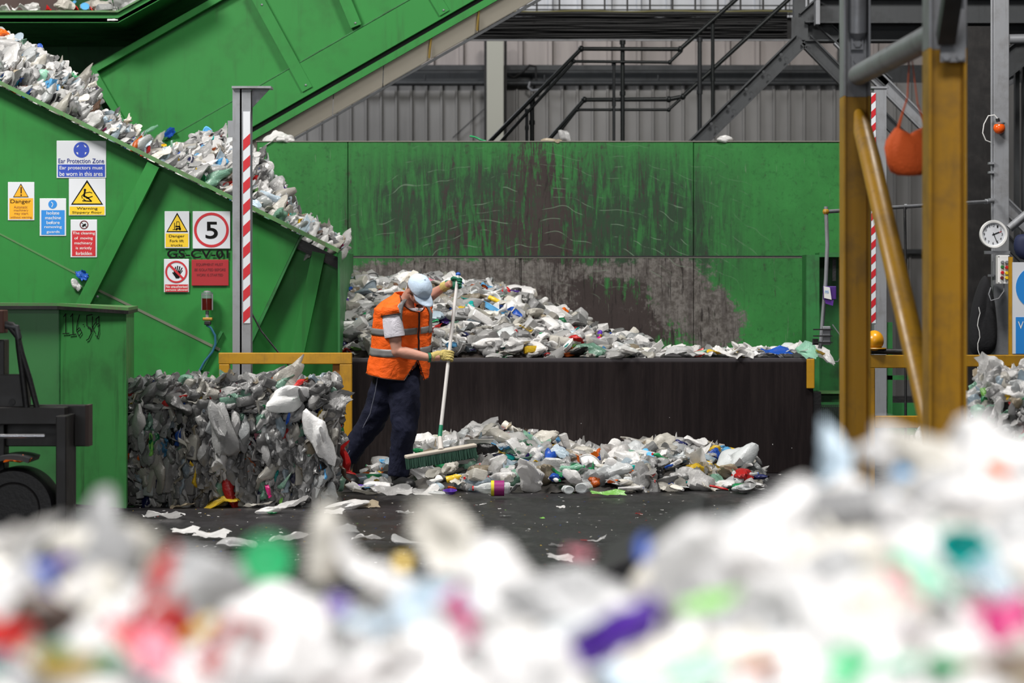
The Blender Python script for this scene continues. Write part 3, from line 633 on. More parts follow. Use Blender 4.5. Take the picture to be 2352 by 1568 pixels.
def tri(cx, y0, y1, hw, par, inner='sign_yellow', b=.16):
    flat([(cx, y0), (cx+hw, y1), (cx-hw, y1)], 'sign_black', par, 'triangle_border', .001)
    h = y1-y0; flat([(cx, y0+h*b*1.1), (cx+hw*(1-b*1.25), y1-h*b*.5), (cx-hw*(1-b*1.25), y1-h*b*.5)], inner, par, 'triangle', .002)
s = board('ear_protection_sign', 'white and blue ear protection zone sign, largest of the five on the left', 130, 323, 244, 409)
ring(187, 344, 13.5, 18, 'sign_blue', s, 'roundel_ring'); 
flat([(178, 337), (196, 337), (194, 359), (180, 359)], 'sign_blue', s, 'ear_pictogram'); flat(circ(187, 337, 7), 'sign_blue', s, 'ear_pictogram', .0018)
for x in (176.5, 197.5): flat([(x-2.6, 338), (x+2.6, 338), (x+2.6, 349), (x-2.6, 349)], 'sign_blue', s, 'ear_pictogram', .0022)
bd = flat(rect(133, 377.5, 241, 406), 'sign_blue', s, 'blue_band')
T('Ear Protection Zone', 134, 364, 239, 374.5, 'navy_ink', s, .004); T('Ear protectors must', 137, 381, 236, 391.5, 'white', s); T('be worn in this area', 137, 394, 236, 404, 'white', s)
s = board('slippery_floor_sign', 'white sign with a yellow slipping figure triangle below the ear protection sign', 158, 410, 242.5, 495)
tri(200, 413, 470, 37, s, b=.10)
strokes([([(195, 439), (193, 450), (203, 455)], 4), ([(203, 455), (210, 462)], 3), ([(199, 455), (212, 451)], 2.2), ([(196, 443), (206, 441), (211, 443)], 1.8), ([(194, 444), (188, 450), (189, 455)], 1.8), ([(190, 461), (209, 462)], 2.4), ([(192, 457), (197, 461)], 2)], 'sign_black', s)
flat(circ(195, 436, 2.8), 'sign_black', s, 'pictogram', .003)
bd = flat(rect(160, 474, 240, 493), 'sign_yellow', s, 'yellow_band'); T('Warning', 176, 475.5, 224, 483, 'sign_black', bd); T('Slippery floor', 166, 485, 234, 491.5, 'sign_black', bd)
s = board('danger_sign', 'white and orange danger sign leftmost on the conveyor side', 18, 418, 79, 506)
tri(48, 421, 453, 18, s, 'sign_orange', .10); strokes([([(48.5, 430), (48.5, 443)], 2.6), ([(48.5, 447), (48.5, 449)], 2.8)], 'sign_black', s)
bd = flat(rect(21.5, 455, 76, 503), 'sign_orange', s, 'orange_band'); T('Danger', 24, 458, 71, 469, 'sign_black', bd, .003)
brn = plain('brown_ink', (.28, .10, .01), .6); M['brown_ink'] = brn
for i, (a, x0, x1) in enumerate((('Automatic', 32, 63), ('machinery', 32, 65), ('may start', 33, 65), ('without warning', 24, 73))): T(a, x0, 472+i*8, x1, 478.5+i*8, 'brown_ink', bd, .004)
s = board('isolate_machine_sign', 'white and light blue isolate machine sign between the danger and slippery signs', 91, 455.5, 152, 542)
flat(circ(121, 469, 10), 'sign_cyan', s, 'roundel'); strokes([([(118, 464), (122, 468), (119, 475)], 1.4)], 'white', s)
bd = flat(rect(95, 482.5, 148.5, 539), 'sign_cyan', s, 'blue_band')
for i, (a, x0, x1) in enumerate((('Isolate', 107, 136), ('machine', 104, 140), ('before', 107, 137), ('removing', 102, 142), ('guards', 107, 137))): T(a, x0, 485+i*11, x1, 492.5+i*11, 'white', bd)
s = board('no_cleaning_sign', 'white and red sign forbidding cleaning of moving machinery', 162, 504, 223, 591)
ring(193, 516, 7.8, 10, 'sign_dred', s, 'prohibition_ring'); strokes([([(190, 519), (196, 515)], 4), ([(187, 511), (199, 521)], 1.4)], 'sign_black', s)
bd = flat(rect(165.5, 529.5, 219.5, 588), 'sign_red', s, 'red_band')
for i, (a, x0, x1) in enumerate((('The cleaning', 167, 218), ('of  moving', 171, 213), ('machinery', 171, 212), ('is strictly', 174, 211), ('forbidden', 174, 211))): T(a, x0, 532+i*11.4, x1, 540+i*11.4, 'white', bd)
s = board('fork_lift_sign', 'white and yellow fork lift truck danger sign beside the number five', 378, 485, 435, 570)
tri(407, 488, 533, 25, s, b=.11)
strokes([([(401, 512), (401, 527)], 1.6), ([(397, 527), (405, 527)], 1.4), ([(404, 520), (412, 520), (414, 525), (405, 525)], 3.4), ([(405, 518), (406, 509), (411, 509), (413, 519)], 1.3)], 'sign_black', s)
for x in (405.5, 413.5): flat(circ(x, 527, 2), 'sign_black', s, 'pictogram', .003)
bd = flat(rect(380.5, 536, 432.5, 567), 'sign_yellow', s, 'yellow_band'); T('Danger', 388, 539, 424, 546.5, 'sign_black', bd, .006); T('Fork lift', 390, 550, 422, 556, 'sign_black', bd, .006); T('trucks', 392, 560, 419, 565.5, 'sign_black', bd, .006)
s = board('speed_limit_sign', 'white sign with a red ring around the number five', 442.5, 485, 529, 571)
ring(485.5, 528, 34, 40, 'sign_red', s, 'red_ring'); T('5', 472, 509, 500, 548, 'sign_black', s, .012)
s = board('no_entry_hand_sign', 'white sign with a black hand crossed out in red', 376.5, 594.5, 434, 671)
ring(405, 624, 21.5, 25.5, 'sign_red', s, 'prohibition_ring', .0035); 
flat([(399, 622), (413, 622), (415, 632), (411, 639), (404, 639), (399, 630)], 'sign_black', s, 'hand_pictogram', .0025)
strokes([([(402, 624), (403, 613)], 2.4), ([(406, 624), (408, 611)], 2.4), ([(410, 624), (413, 612)], 2.4), ([(413, 625), (418, 615)], 2.2), ([(401, 632), (397, 626)], 2.6), ([(414, 628), (419, 621)], 1.6)], 'sign_black', s, 'hand_pictogram', lift=.0026)
strokes([([(388, 607), (421, 640)], 5)], 'sign_red', s, 'prohibition_bar', lift=.004)
bd = flat(rect(379, 653, 432.5, 670), 'sign_red', s, 'red_band'); T('No unauthorised', 381, 655, 431, 661, 'white', bd, .006); T('persons allowed', 381, 663, 431, 669, 'white', bd, .006)
s = board('red_notice', 'plain dark red notice with faint lettering under the number five sign', 440, 596, 525, 656, 'sign_red_flat')
T('EQUIPMENT MUST', 451, 604, 512, 611, 'sign_dred', s, 0); T('BE ISOLATED BEFORE', 447, 616, 518, 622, 'sign_dred', s, 0); T('WORK IS STARTED', 451, 628, 512, 634, 'sign_dred', s, 0)
s = thing('stencilled_code', 'black stencilled code painted on the green conveyor under two signs', 'lettering', P(455, 594, SD))
T('GS-CV-01', 384, 573, 525, 593, 'sign_black', s, .018)

# ================================================================== conveyor two (rises to the upper right behind the push wall)
C2 = 28.75; t = thing('rising_conveyor', 'broad green conveyor rising over the push wall toward the roof', 'conveyor', P(700, 330, C2))
SL = -.572
def L2(x, y0, x0): return y0+(x-x0)*SL
def band(x0, x1, ya, yb, xr, d0, d1, name, mat):   # band between two parallel lines
    return MB().pprism([(x0, L2(x0, ya, xr)), (x1, L2(x1, ya, xr)), (x1, L2(x1, yb, xr)), (x0, L2(x0, yb, xr))], d0, d1).build(name, mat, t)
# main web: upper line through (480,0), lower lip through (580,320)
MB().pprism([(200, 158), (480, 0), (620, -80), (1500, -583), (1500, L2(1500, 288, 580)), (580, 288), (400, 391), (320, 350)], C2+.1, C2+.14).build('side_panel', 'green', t)
MB().pprism([(197, 180), (160, 184), (480, 0), (620, -80), (628, -68), (488, 12), (208, 172)], C2-.02, C2+.12).build('top_flange', 'green', t)
MB().pprism([(195, 158), (216, 152), (330, 352), (322, 358)], C2-.04, C2+.1).build('end_flange', 'green', t)
MB().pprism([(322, 352), (1500, L2(1500, 345, 330)), (1500, L2(1500, 348, 330)), (330, 349.5)], C2+.05, C2+.1).build('seam_strip', 'green_dark', t)
MB().pprism([(336, 347), (1500, L2(1500, 347, 336)), (1500, L2(1500, 291, 580)), (580, 291), (400, 394)], C2+.02, C2+.1).build('lower_web', 'green', t)
band(400, 1500, 291, 306, 580, C2+.13, C2+.2, 'painted_gap_shade', 'black')  # black strip paints the undercut's shade above the lower flange
band(400, 1500, 304, 322, 580, C2-.02, C2+.5, 'lower_flange', 'green')
for (a, b) in (((583, -20), (706, 205)), ((760, -80), (818, 60)), ((950, -90), (1021, 30))):
    rib(a, b, 26, C2+.08, 'stiffener', 'green', .08)
    for q in (.0, .82): MB().ellip(P(a[0]+(b[0]-a[0])*(.15+q), a[1]+(b[1]-a[1])*(.15+q)-3, C2-.005), (.011,)*3, 8, 6).build('bolt', 'steel', t)
for i, (xa, xb) in enumerate(((560, 765), (767, 880), (882, 990), (992, 1100), (1102, 1300))):
    ya, yb = L2(xa, 321, 580), L2(xb, 321, 580)
    m = MB(); a0, b0 = P(xa, ya, C2+.02), P(xb, yb, C2+.02); a1, b1 = P(xa-2, ya+48, C2+.16), P(xb-2, yb+48, C2+.16)
    dn = Vector((0, .01, -.01)); m.add([a0, b0, b1, a1, a0+dn, b0+dn, b1+dn, a1+dn], [(0,1,2,3),(7,6,5,4),(0,4,5,1),(1,5,6,2),(2,6,7,3),(3,7,4,0)]); m.build('drip_pan', 'silver', t)
MB().pprism([(545, L2(545, 372, 580)), (1300, L2(1300, 372, 580)), (1300, L2(1300, 380, 580)), (545, L2(545, 376, 580))], C2+.15, C2+.17).build('pan_edge', 'steel_dark', t)
for x, mt in ((990, 'yellow'), (1100, 'yellow')):
    y = L2(x, 321, 580); MB().tube([P(x, y-2, C2), P(x-2, y+22, C2+.06), P(x-4, y+46, C2+.13)], .012, 6).build('weld_seam', plain('weld_gold', (.35, .24, .06), .5), t)
# belt enclosure top
MB().pprism([(200, 165), (480, 4), (620, -76), (1500, -579), (1500, -560), (620, -60), (480, 20), (210, 176)], C2+.14, 30.6).build('cover', 'green_dark', t)
# ================================================================== upper tray and hopper
d = 28.15; t = thing('discharge_tray', 'green discharge tray overhanging the falling conveyor', 'tray', P(100, 52, d))
m = MB(); m.pprism([(-260, 27), (271, 27), (430, -60), (430, -35), (272, 52), (-260, 52)], d, d+.04); m.build('front_lip', 'green', t)
m = MB(); m.pprism([(-260, 24), (270, 24), (430, -64), (430, -60), (271, 28), (-260, 28)], d-.05, d+.1); m.build('rolled_edge', 'green_edge', t)
z = Z(51, d); 
m = MB(); m.box((X(-260, d), d, z), (X(271, d), 31, z+.04)); m.build('tray_floor', 'green_dark', t)
a = P(271, 51, d); b = P(440, -42, d); m = MB(); m.add([a, b, b+Vector((0, 2.85, 0)), a+Vector((0, 2.85, 0)), a+Vector((0, 0, .04)), b+Vector((0, 0, .04)), b+Vector((0, 2.85, .04)), a+Vector((0, 2.85, .04))], [(0,1,2,3),(7,6,5,4),(0,4,5,1),(1,5,6,2),(2,6,7,3),(3,7,4,0)]); m.build('sloping_floor', 'green_dark', t)
t = tag(MB().box((X(-260, 31), 31.02, 1.5), (X(500, 31), 31.1, 8)).build('hopper_back_plate', 'green_dark'), 'dark green hopper plate in the shade under the discharge tray', 'plate')
o = tag(MB().box((X(-260, 28.9), 28.9, Z(51, d)+.05), (X(150, 28.9), 29, 5.6)).build('maroon_panel', 'brown'), 'dull maroon steel panel standing on the discharge tray', 'panel')
# ================================================================== striped post and gate at the conveyor foot
d = 23.5; t = thing('striped_post', 'grey steel post with red and white tape before the green conveyor', 'post', (X(556, d), d, 0))
m = MB(); m.box((X(534, d), d, 0), (X(576, d), d+.012, Z(205, d))); m.box((X(534, d), d+.15, 0), (X(576, d), d+.162, Z(205, d))); m.box((X(551, d), d, 0), (X(555, d), d+.15, Z(205, d))); m.build('post_body', 'steel', t)
MB().box((X(533, d), d-.03, Z(203, d)), (X(623, d), d+.2, Z(198, d))).build('cap_plate', 'steel', t)
MB().pprism([(577, 203), (621, 203), (579, 248)], d+.06, d+.075).build('gusset', 'steel', t)
MB().pbox(523, 277, 534, 315, d, d+.02).build('side_plate', 'steel', t)
MB().box((X(522, d), d-.05, 0), (X(590, d), d+.2, .02)).build('base_plate', 'steel', t)
tape(558.5, 574.5, 256, 742, d, 49.5, t, 50)
guard('guard_rail', 'yellow steel guard rail standing behind the bale', [('top_rail', 502, 810, 808, 836), ('post', 503, 836, 527, 1200), ('post', 780, 836, 808, 1200), ('mid_rail', 527, 931, 780, 957)], 23.2, .08)
o = MB().pbox(764, 836, 780, 890, 23.24, 23.32).build('timber_block', plain('orange_timber', (.35, .15, .03), .7, bump=.5)); tag(o, 'small orange timber block wedged in the yellow guard rail', 'block')
# ================================================================== green bin on the left
t = thing('green_bin', 'tall green steel bin marked with a handwritten weight', 'bin', (X(150, 20.6), 20.6, 0))
a = (X(-300, 21), 21.0); b = (X(137, 20.9), 20.9); c = (X(290, 20.35), 20.35); e = (X(290, 20.35)-.19, 22.2); f = (X(-300, 21), 22.2)
zt = Z(716, 20.35); zt2 = Z(699, 20.9)
fp = [a, b, c, e, f]; zs = [zt2, zt2, zt2-.03, zt2-.03, zt2]
m = MB(); m.add([(x, y, 0.02) for x, y in fp]+[(x, y, z-.03) for (x, y), z in zip(fp, zs)], [(4,3,2,1,0), (5,6,7,8,9)]+[(i, (i+1) % 5, (i+1) % 5+5, i+5) for i in range(5)]); m.build('body', 'green_bin', t)
def off(p, k): cx, cy = X(-80, 21), 21.6; v = Vector((p[0]-cx, p[1]-cy)); v.normalize(); return (p[0]+v.x*k, p[1]-.07 if p[1] < 21.5 else p[1])
fo = [a, b, c, e, f]; fo = [(a[0], a[1]-.08), (b[0]-.005, b[1]-.085), (c[0]+.025, c[1]-.07), (e[0]+.03, e[1]), f]
for zz0, zz1, nm, mt in ((-.035, -.01, 'rim_underside', 'black_paint'), (-.01, .012, 'rim', 'green_edge')):
    m = MB(); m.add([(x, y, z+zz0) for (x, y), z in zip(fo, zs)]+[(x, y, z+zz1) for (x, y), z in zip(fo, zs)], [(4,3,2,1,0), (5,6,7,8,9)]+[(i, (i+1) % 5, (i+1) % 5+5, i+5) for i in range(5)]); m.build(nm, mt, t)
MB().tube([(b[0], b[1]-.004, .02), (b[0], b[1]-.004, zt2-.04)], .007, 6).build('corner_seam', 'green_dark', t)
# handwriting on the angled face
def on_face(px, py):
    u = (px-137)/(290-137); x = b[0]+(c[0]-b[0])*u; y = b[1]+(c[1]-b[1])*u; return Vector((x, y-.012, CZ+(HY-py)*y/F))
m = MB()
for st in ([(147, 727), (152, 720), (152, 765)], [(145, 766), (160, 765)], [(163, 727), (168, 720), (169, 767)], [(161, 769), (176, 767)], [(184, 722), (179, 740), (177, 760), (183, 771), (189, 763), (184, 752), (178, 757)], [(192, 745), (194, 745)],
           [(213, 722), (201, 724), (201, 748), (209, 752), (211, 765), (205, 778), (200, 781)], [(214, 726), (213, 763)], [(221, 740), (214, 752), (219, 762)], [(229, 726), (222, 732), (223, 745), (229, 742), (229, 726), (229, 760), (226, 773), (221, 770)]):
    m.tube([on_face(*p) for p in st], .0035, 5)
m.build('handwritten_weight', 'sign_black', t)
# ================================================================== forklift on the far left
d = 17.6; t = thing('forklift_truck', 'black fork lift truck front end beside the green bin', 'forklift', (X(40, d), d, 0))
MB().pbox(-320, 930, 202, 1025, d+.05, d+.17).build('carriage_bar', 'black_paint', t, mods=BEV)
MB().pbox(196, 930, 204, 1025, d+.03, d+.19).build('carriage_end', plain('rusty_edge', (.05, .03, .025), .7), t)
MB().pbox(128, 955, 152, 1330, d-.3, d+.1).build('mast_rail', 'black_paint', t, mods=BEV)
MB().pbox(-120, 935, 150, 975, d-.12, d+.02).build('mast_crossmember', 'black_paint', t, mods=BEV)
MB().pbox(-300, 860, 62, 935, d-.05, d+.1).build('mast_bracket', 'black_paint', t, mods=BEV)
MB().lathe([(.0, -.01), (.02, -.01), (.02, .0), (0, 0)], P(28, 923, d-.05), 16, 'y').build('pivot_hole', 'black', t)
MB().pbox(-60, 780, 10, 1330, d-.02, d+.15).build('mast_rail', 'black_paint', t, mods=BEV)
MB().tube([P(-60, 1001, d-.32), P(103, 1001, d-.32)], .013, 12).build('tilt_rod', plain('chrome_rod', (.4, .4, .42), .2, .9), t, smooth=True)
for pts, r in (([(-40, 735), (-5, 742), (28, 746), (40, 760), (44, 800), (52, 860), (62, 945)], .020), ([(-40, 738), (20, 748), (42, 775), (50, 812), (68, 870), (86, 940)], .018)):
    MB().tube([P(x, y, d-.1) for x, y in pts], r, 10).build('hydraulic_hose', 'black', t, smooth=True)
MB().tube([P(-60, 742, d-.1), P(0, 745, d-.1), P(38, 752, d-.1), P(43, 778, d-.1)], .022, 10).build('hose_fitting', 'steel_dark', t, smooth=True)
MB().pbox(-60, 712, 8, 765, d-.16, d).build('valve_block', plain('rusty_block', (.09, .03, .02), .6), t, mods=BEV)
w = .25; cc = P(48, 1190, d-.05); cc.z = w*.98
tyre = [(w*.62, -.16), (w*.66, -.17), (w*.93, -.17), (w*.995, -.13), (w, -.05), (w, .05), (w*.995, .13), (w*.93, .17), (w*.6, .17)]
MB().lathe(tyre, cc+Vector((-.02, .02, 0)), 48, 'y').build('tyre', 'black', t, smooth=True)
MB().lathe([(0, -.10), (w*.22, -.12), (w*.3, -.09), (w*.55, -.08), (w*.6, -.16), (w*.66, -.165), (w*.66, -.1)], cc+Vector((-.02, .02, 0)), 36, 'y').build('wheel_hub', 'black_paint', t, smooth=True)
m = MB(); R1 = w*1.22; n = 18; vs = []
for k in range(n+1):
    a = math.radians(185-k*115/n)
    for r in (R1, R1+.03):
        for y in (-.24, .16): vs.append((cc.x-.02+r*math.cos(a), cc.y+y, cc.z+.0+r*math.sin(a)))
m.add(vs, [f for k in range(n) for f in ((4*k, 4*k+1, 4*k+5, 4*k+4), (4*k+2, 4*k+6, 4*k+7, 4*k+3), (4*k, 4*k+4, 4*k+6, 4*k+2), (4*k+1, 4*k+3, 4*k+7, 4*k+5))]+[(0, 2, 3, 1), (4*n, 4*n+1, 4*n+3, 4*n+2)])
m.build('mudguard', plain('grey_black_guard', (.03, .03, .032), .45), t, smooth=True)
# ================================================================== the sweeper
WD = 22.6
def W(px, py, dy=0.): return P(px, py, WD+dy)
man = thing('person', 'person in an orange vest and pale blue cap bending over a broom', 'person', (X(905, WD), WD, 0))
def m_cloth(name, col, rough=.85, wr=.5, sc=(9, 9, 9), var=.25):
    t = NT(name); p = t.pos(); a = t.noise(t.scale(p, sc), 1, 4, .6, .6); b = t.noise(p, 260, 2)
    c = t.mix(a, tuple(q*(1-var) for q in col), tuple(min(1, q*(1+var)) for q in col))
    return t.done(t.bsdf(c, rough, 0, t.bump(a, wr, .03), .25))
M['vest'] = m_cloth('orange_hi_vis', (1.0, .13, .012), .7, .7, (7, 7, 14), .12)
M['reflective'] = plain('grey_reflective_tape', (.22, .215, .215), .45, .1)
M['tshirt'] = m_cloth('white_cotton', (.66, .64, .70), .9, .6, (10, 10, 10), .1)
M['navy'] = m_cloth('navy_trousers', (.010, .012, .030), .85, .9, (7, 7, 5), .5)
M['skin'] = m_cloth('skin', (.52, .27, .20), .5, .1, (12, 12, 12), .12)
M['cap'] = m_cloth('pale_blue_cap', (.52, .64, .78), .85, .25, (14, 14, 14), .06)
M['glove_y'] = m_cloth('yellow_glove_knit', (.50, .40, .14), .9, .5, (40, 40, 40), .3)
M['glove_g'] = m_cloth('green_glove_rubber', (.015, .14, .08), .45, .4, (40, 40, 40), .2)
M['boot'] = plain('black_boot', (.010, .010, .011), .5, bump=.3)
def remesh(m, name, mat, par, vox, smooth=3, disp=None, sub=0):
    mods = [('REMESH', dict(mode='VOXEL', voxel_size=vox, use_smooth_shade=True)), ('SMOOTH', dict(factor=.6, iterations=smooth))]
    return m.build(name, mat, par, smooth='all', mods=mods)
f_ = Vector((.52, -.38, -.76)).normalized(); L_ = Vector((.78, .58, .12)); L_ = (L_-f_*L_.dot(f_)).normalized(); U_ = f_.cross(L_)
HC = W(961, 664, -.24)
hr = Matrix((f_, L_, U_)).transposed()
def hp(a, b, c): return HC+f_*a+L_*b+U_*c
body = MB()
body.ellip(hp(-.005, 0, .02), (.098, .077, .098), 24, 16, hr)        # cranium
body.ellip(hp(.028, 0, -.052), (.064, .056, .062), 20, 12, hr)       # jaw
body.ellip(hp(.062, 0, -.088), (.022, .024, .020), 12, 8, hr)         # chin
body.ellip(hp(.040, .036, -.03), (.04, .026, .04), 12, 8, hr); body.ellip(hp(.040, -.036, -.03), (.04, .026, .04), 12, 8, hr)
body.tube([hp(.088, 0, .008), hp(.104, 0, -.018), hp(.112, 0, -.034)], [.009, .012, .015], 10)   # nose
body.ellip(hp(.088, 0, .022), (.014, .05, .011), 12, 8, hr)         # brow
body.ellip(hp(.082, 0, -.062), (.014, .028, .010), 12, 8, hr)       # lips
for s in (-1, 1): body.ellip(hp(-.012, s*.080, -.008), (.020, .010, .032), 12, 8, hr); body.ellip(hp(-.012, s*.084, -.032), (.010, .007, .010), 10, 6, hr)
NB = W(934, 693, -.13)
body.tube([hp(-.03, 0, -.03), hp(-.045, 0, -.085)*.5+NB*.5, NB, NB+Vector((-.01, .01, -.06))], [.058, .056, .062, .085], 20)
u_ = Vector((.8, .6, 0)); fr = Vector((.6, -.8, 0))
# spine rings (centre px, dy, a, b)
RG = [((913, 862), .0, .245, .205), ((916, 835), -.01, .243, .20), ((920, 800), -.03, .232, .192), ((922, 765), -.055, .234, .182), ((925, 735), -.08, .240, .170), ((927, 712), -.105, .238, .155), ((930, 695), -.12, .190, .122), ((935, 682), -.13, .115, .09), ((938, 672), -.135, .085, .08)]
def ringpt(s, th, inset=0.):
    i = min(int(s), len(RG)-2); k = s-i; k2 = k
    (c0, y0, a0, b0), (c1, y1, a1, b1) = RG[i], RG[i+1]
    c = W(c0[0]*(1-k)+c1[0]*k, c0[1]*(1-k)+c1[1]*k, y0*(1-k)+y1*k); a = a0*(1-k)+a1*k-inset; b = b0*(1-k)+b1*k-inset
    ct, st = math.cos(th), math.sin(th); e = .82
    ct = math.copysign(abs(ct)**e, ct); st = math.copysign(abs(st)**e, st)
    fold = .010*mn.noise(Vector((th*2.2, s*.9, 3)))+.006*mn.noise(Vector((th*5, s*2.5, 9)))
    tilt = Vector((0, 0, -.035*math.sin(th)))*(1 if s < 5 else .6)      # bent forward: the front hangs lower
    return c+u_*((a+fold)*ct)+fr*((b+fold)*st)+tilt
# torso core + arms
for i in range(len(RG)-1): pass
body.tube([W(912, 870, 0), W(920, 800, -.03), W(928, 735, -.08), W(932, 705, -.11)], [.14, .15, .15, .11], 20)
SN, EN, WN, HN = W(899, 718, -.25), W(912, 806, -.26), W(984, 821, -.27), W(1010, 820, -.255)
SF, EF, WF, HF = W(968, 702, .0), W(975, 688, .22), W(1024, 656, .0), W(1036, 650, -.05)
def arm(m, a, b, c, d, ra):
    m.tube([a, a.lerp(b, .35), a.lerp(b, .75), b, b.lerp(c, .25), b.lerp(c, .7), c, d], ra, 16); m.ellip(b, (ra[3]*1.02,)*3, 14, 10)
arm(body, SN, EN, WN, HN, [.062, .056, .050, .046, .048, .038, .031, .030])
arm(body, SF, EF, WF, HF, [.060, .054, .048, .044, .046, .036, .030, .028])
remesh(body, 'body', 'skin', man, .006, 4)
# eyes, mouth, hair
for s in (-1, 1): MB().ellip(hp(.083, s*.031, .004), (.010, .013, .007), 12, 8, hr).build('eye', 'white', man, smooth='all')
MB().ellip(hp(.093, 0, -.062), (.006, .022, .003), 12, 8, hr).build('mouth', plain('lip', (.35, .12, .10), .5), man, smooth='all')
MB().ellip(hp(-.016, 0, .012), (.096, .082, .088), 24, 14, hr).build('hair', plain('grey_hair', (.16, .11, .075), .9, bump=.6, bsc=200), man, smooth='all')
# cap
m = MB(); seg = 32; rings = 10; vs = []
for i in range(rings+1):
    p = (math.pi/2)*(i/rings)*1.10
    for k in range(seg):
        a = 2*math.pi*k/seg; r = math.sin(p); rr = 1+.012*math.cos(6*a)
        vs.append(hp(.000+.112*r*math.cos(a)*rr, .093*r*math.sin(a)*rr, .030+.096*math.cos(p)))
m.add(vs, [(i*seg+k, (i+1)*seg+k, (i+1)*seg+(k+1) % seg, i*seg+(k+1) % seg) for i in range(rings) for k in range(seg)])
cap = m.build('cap', 'cap', man, smooth='all', mods=[('SOLIDIFY', dict(thickness=.003))])
m = MB(); n = 16; vs = []
for j in range(6):
    q = j/5
    for k in range(n+1):
        a = math.radians(-68+136*k/n); bx = .107*math.cos(a); by = .090*math.sin(a); ext = .078*(math.cos(a)**.55)*q
        vs.append(hp(bx+ext, by*(1-.06*q), .020-.014*q-.024*(abs(math.sin(a))**2)*(.4+.6*q)))
m.add(vs, [(j*(n+1)+k, j*(n+1)+k+1, (j+1)*(n+1)+k+1, (j+1)*(n+1)+k) for j in range(5) for k in range(n)])
m.build('cap_visor', 'cap', cap, smooth='all', mods=[('SOLIDIFY', dict(thickness=.005))])
MB().ellip(hp(0, 0, .127), (.008, .008, .004), 10, 6, hr).build('cap_button', 'cap', cap, smooth='all')
# t-shirt and sleeves
def patch(name, mat, s0, s1, t0, t1, ns, nt, off=0., th=.003, closed=False, sfun=None, skip=None):
    m = MB(); vs = []
    for i in range(ns+1):
        for k in range(nt+(0 if closed else 1)):
            th_ = t0+(t1-t0)*k/nt; s = s0+(s1-s0)*i/ns
            if sfun: s = sfun(i/ns, th_)
            vs.append(ringpt(max(0, min(len(RG)-1.001, s)), th_, -off))
    w = nt if closed else nt+1; fs = []
    for i in range(ns):
        for k in range(nt):
            k2 = (k+1) % w
            if skip and skip(s0+(s1-s0)*(i+.5)/ns, t0+(t1-t0)*(k+.5)/nt): continue
            fs.append((i*w+k, i*w+k2, (i+1)*w+k2, (i+1)*w+k))
    m.add(vs, fs); return m.build(name, mat, man, smooth='all', mods=[('SOLIDIFY', dict(thickness=th, offset=1))])
patch('tshirt', 'tshirt', 2.2, 8, 0, 2*math.pi, 22, 48, -.012, closed=True, skip=lambda s, th: s > 6.7-1.1*max(0, math.sin(th)) )
PI = math.pi; FRT = PI/2-.10
def vskip(s, th):
    a = abs(((th-FRT)+PI) % (2*PI)-PI)
    if s > 5.2: return a < .12+.52*(s-5.2)
    if s < 1.5: return a < .22*(1.5-s)
    return False
vest = patch('vest', 'vest', 0, 7.6, 0, 2*PI, 60, 140, 0, closed=True, skip=vskip)
def sag(base, w): return lambda k, th: base+w*(k-.5)
patch('reflective_strip', 'reflective', 0, 1, FRT+.05, FRT+2*PI-.05, 3, 80, .007, .002, sfun=lambda k, th: 3.35+.22*math.cos(th-3.6)*0-.28*math.sin(th-2.2)+.50*(k-.5))
patch('reflective_strip', 'reflective', 0, 1, FRT+.05, FRT+2*PI-.05, 3, 80, .007, .002, sfun=lambda k, th: 1.95-.22*math.sin(th-2.2)+.50*(k-.5))
patch('reflective_strip', 'reflective', 3.3, 7.0, FRT+.52, FRT+.80, 20, 4, .008, .002)
patch('reflective_strip', 'reflective', 3.3, 7.0, FRT-.75, FRT-.47, 20, 4, .008, .002)
patch('reflective_strip', 'reflective', 5.2, 7.0, PI*1.22, PI*1.32, 10, 4, .008, .002)
for s_ in (-1, 1):
    pts = [ringpt(7.6*k/30, FRT+s_*(.015+max(0, .52*(7.6*k/30-5.2)+.11 if 7.6*k/30 > 5.2 else 0)+max(0, .22*(1.5-7.6*k/30))), -.006) for k in range(31)]
    MB().tube(pts, .0035, 6).build('black_piping', 'black', man, smooth=True)
MB().tube([ringpt(0, FRT+.35+(2*PI-.7)*k/60, -.003) for k in range(61)], .0035, 6).build('black_piping', 'black', man, smooth=True)
def sleeve(a, b, k, r0, r1, name='sleeve'):
    m = MB(); pts = [a.lerp(b, -.10), a, a.lerp(b, k*.4), a.lerp(b, k*.8), a.lerp(b, k)]
    m.tube(pts, [r0*.45, r0*.93, r0, r1*1.02, r1], 28, cap=False); return m.build(name, 'tshirt', man, smooth='all', mods=[('SOLIDIFY', dict(thickness=.004, offset=1)), ('SUBSURF', dict(levels=1, render_levels=2)), ])
sleeve(SN, EN, .64, .078, .078); sleeve(SF, EF, .6, .08, .078)
# vest shoulder and bound arm hole
t_ = (EN-SN).normalized(); out_ = (-u_*.8+Vector((0, 0, .6))).normalized()
def vest_shoulder(S, t_, r):
    m = MB(); pts = [S-t_*.075, S-t_*.05, S-t_*.02, S+t_*.018]
    m.tube(pts, [r*.5, r*.88, r*1.02, r*1.08], 28, cap=False); o = m.build('vest_shoulder', 'vest', man, smooth='all', mods=[('SOLIDIFY', dict(thickness=.003))])
    u = t_.orthogonal().normalized(); w = t_.cross(u); c = S+t_*.018
    MB().tube([c+(u*math.cos(a)+w*math.sin(a))*r*1.085 for a in [2*PI*k/32 for k in range(33)]], .0035, 6).build('black_piping', 'black', o, smooth=True)
vest_shoulder(SN, t_, .080); vest_shoulder(SF, (EF-SF).normalized(), .080)
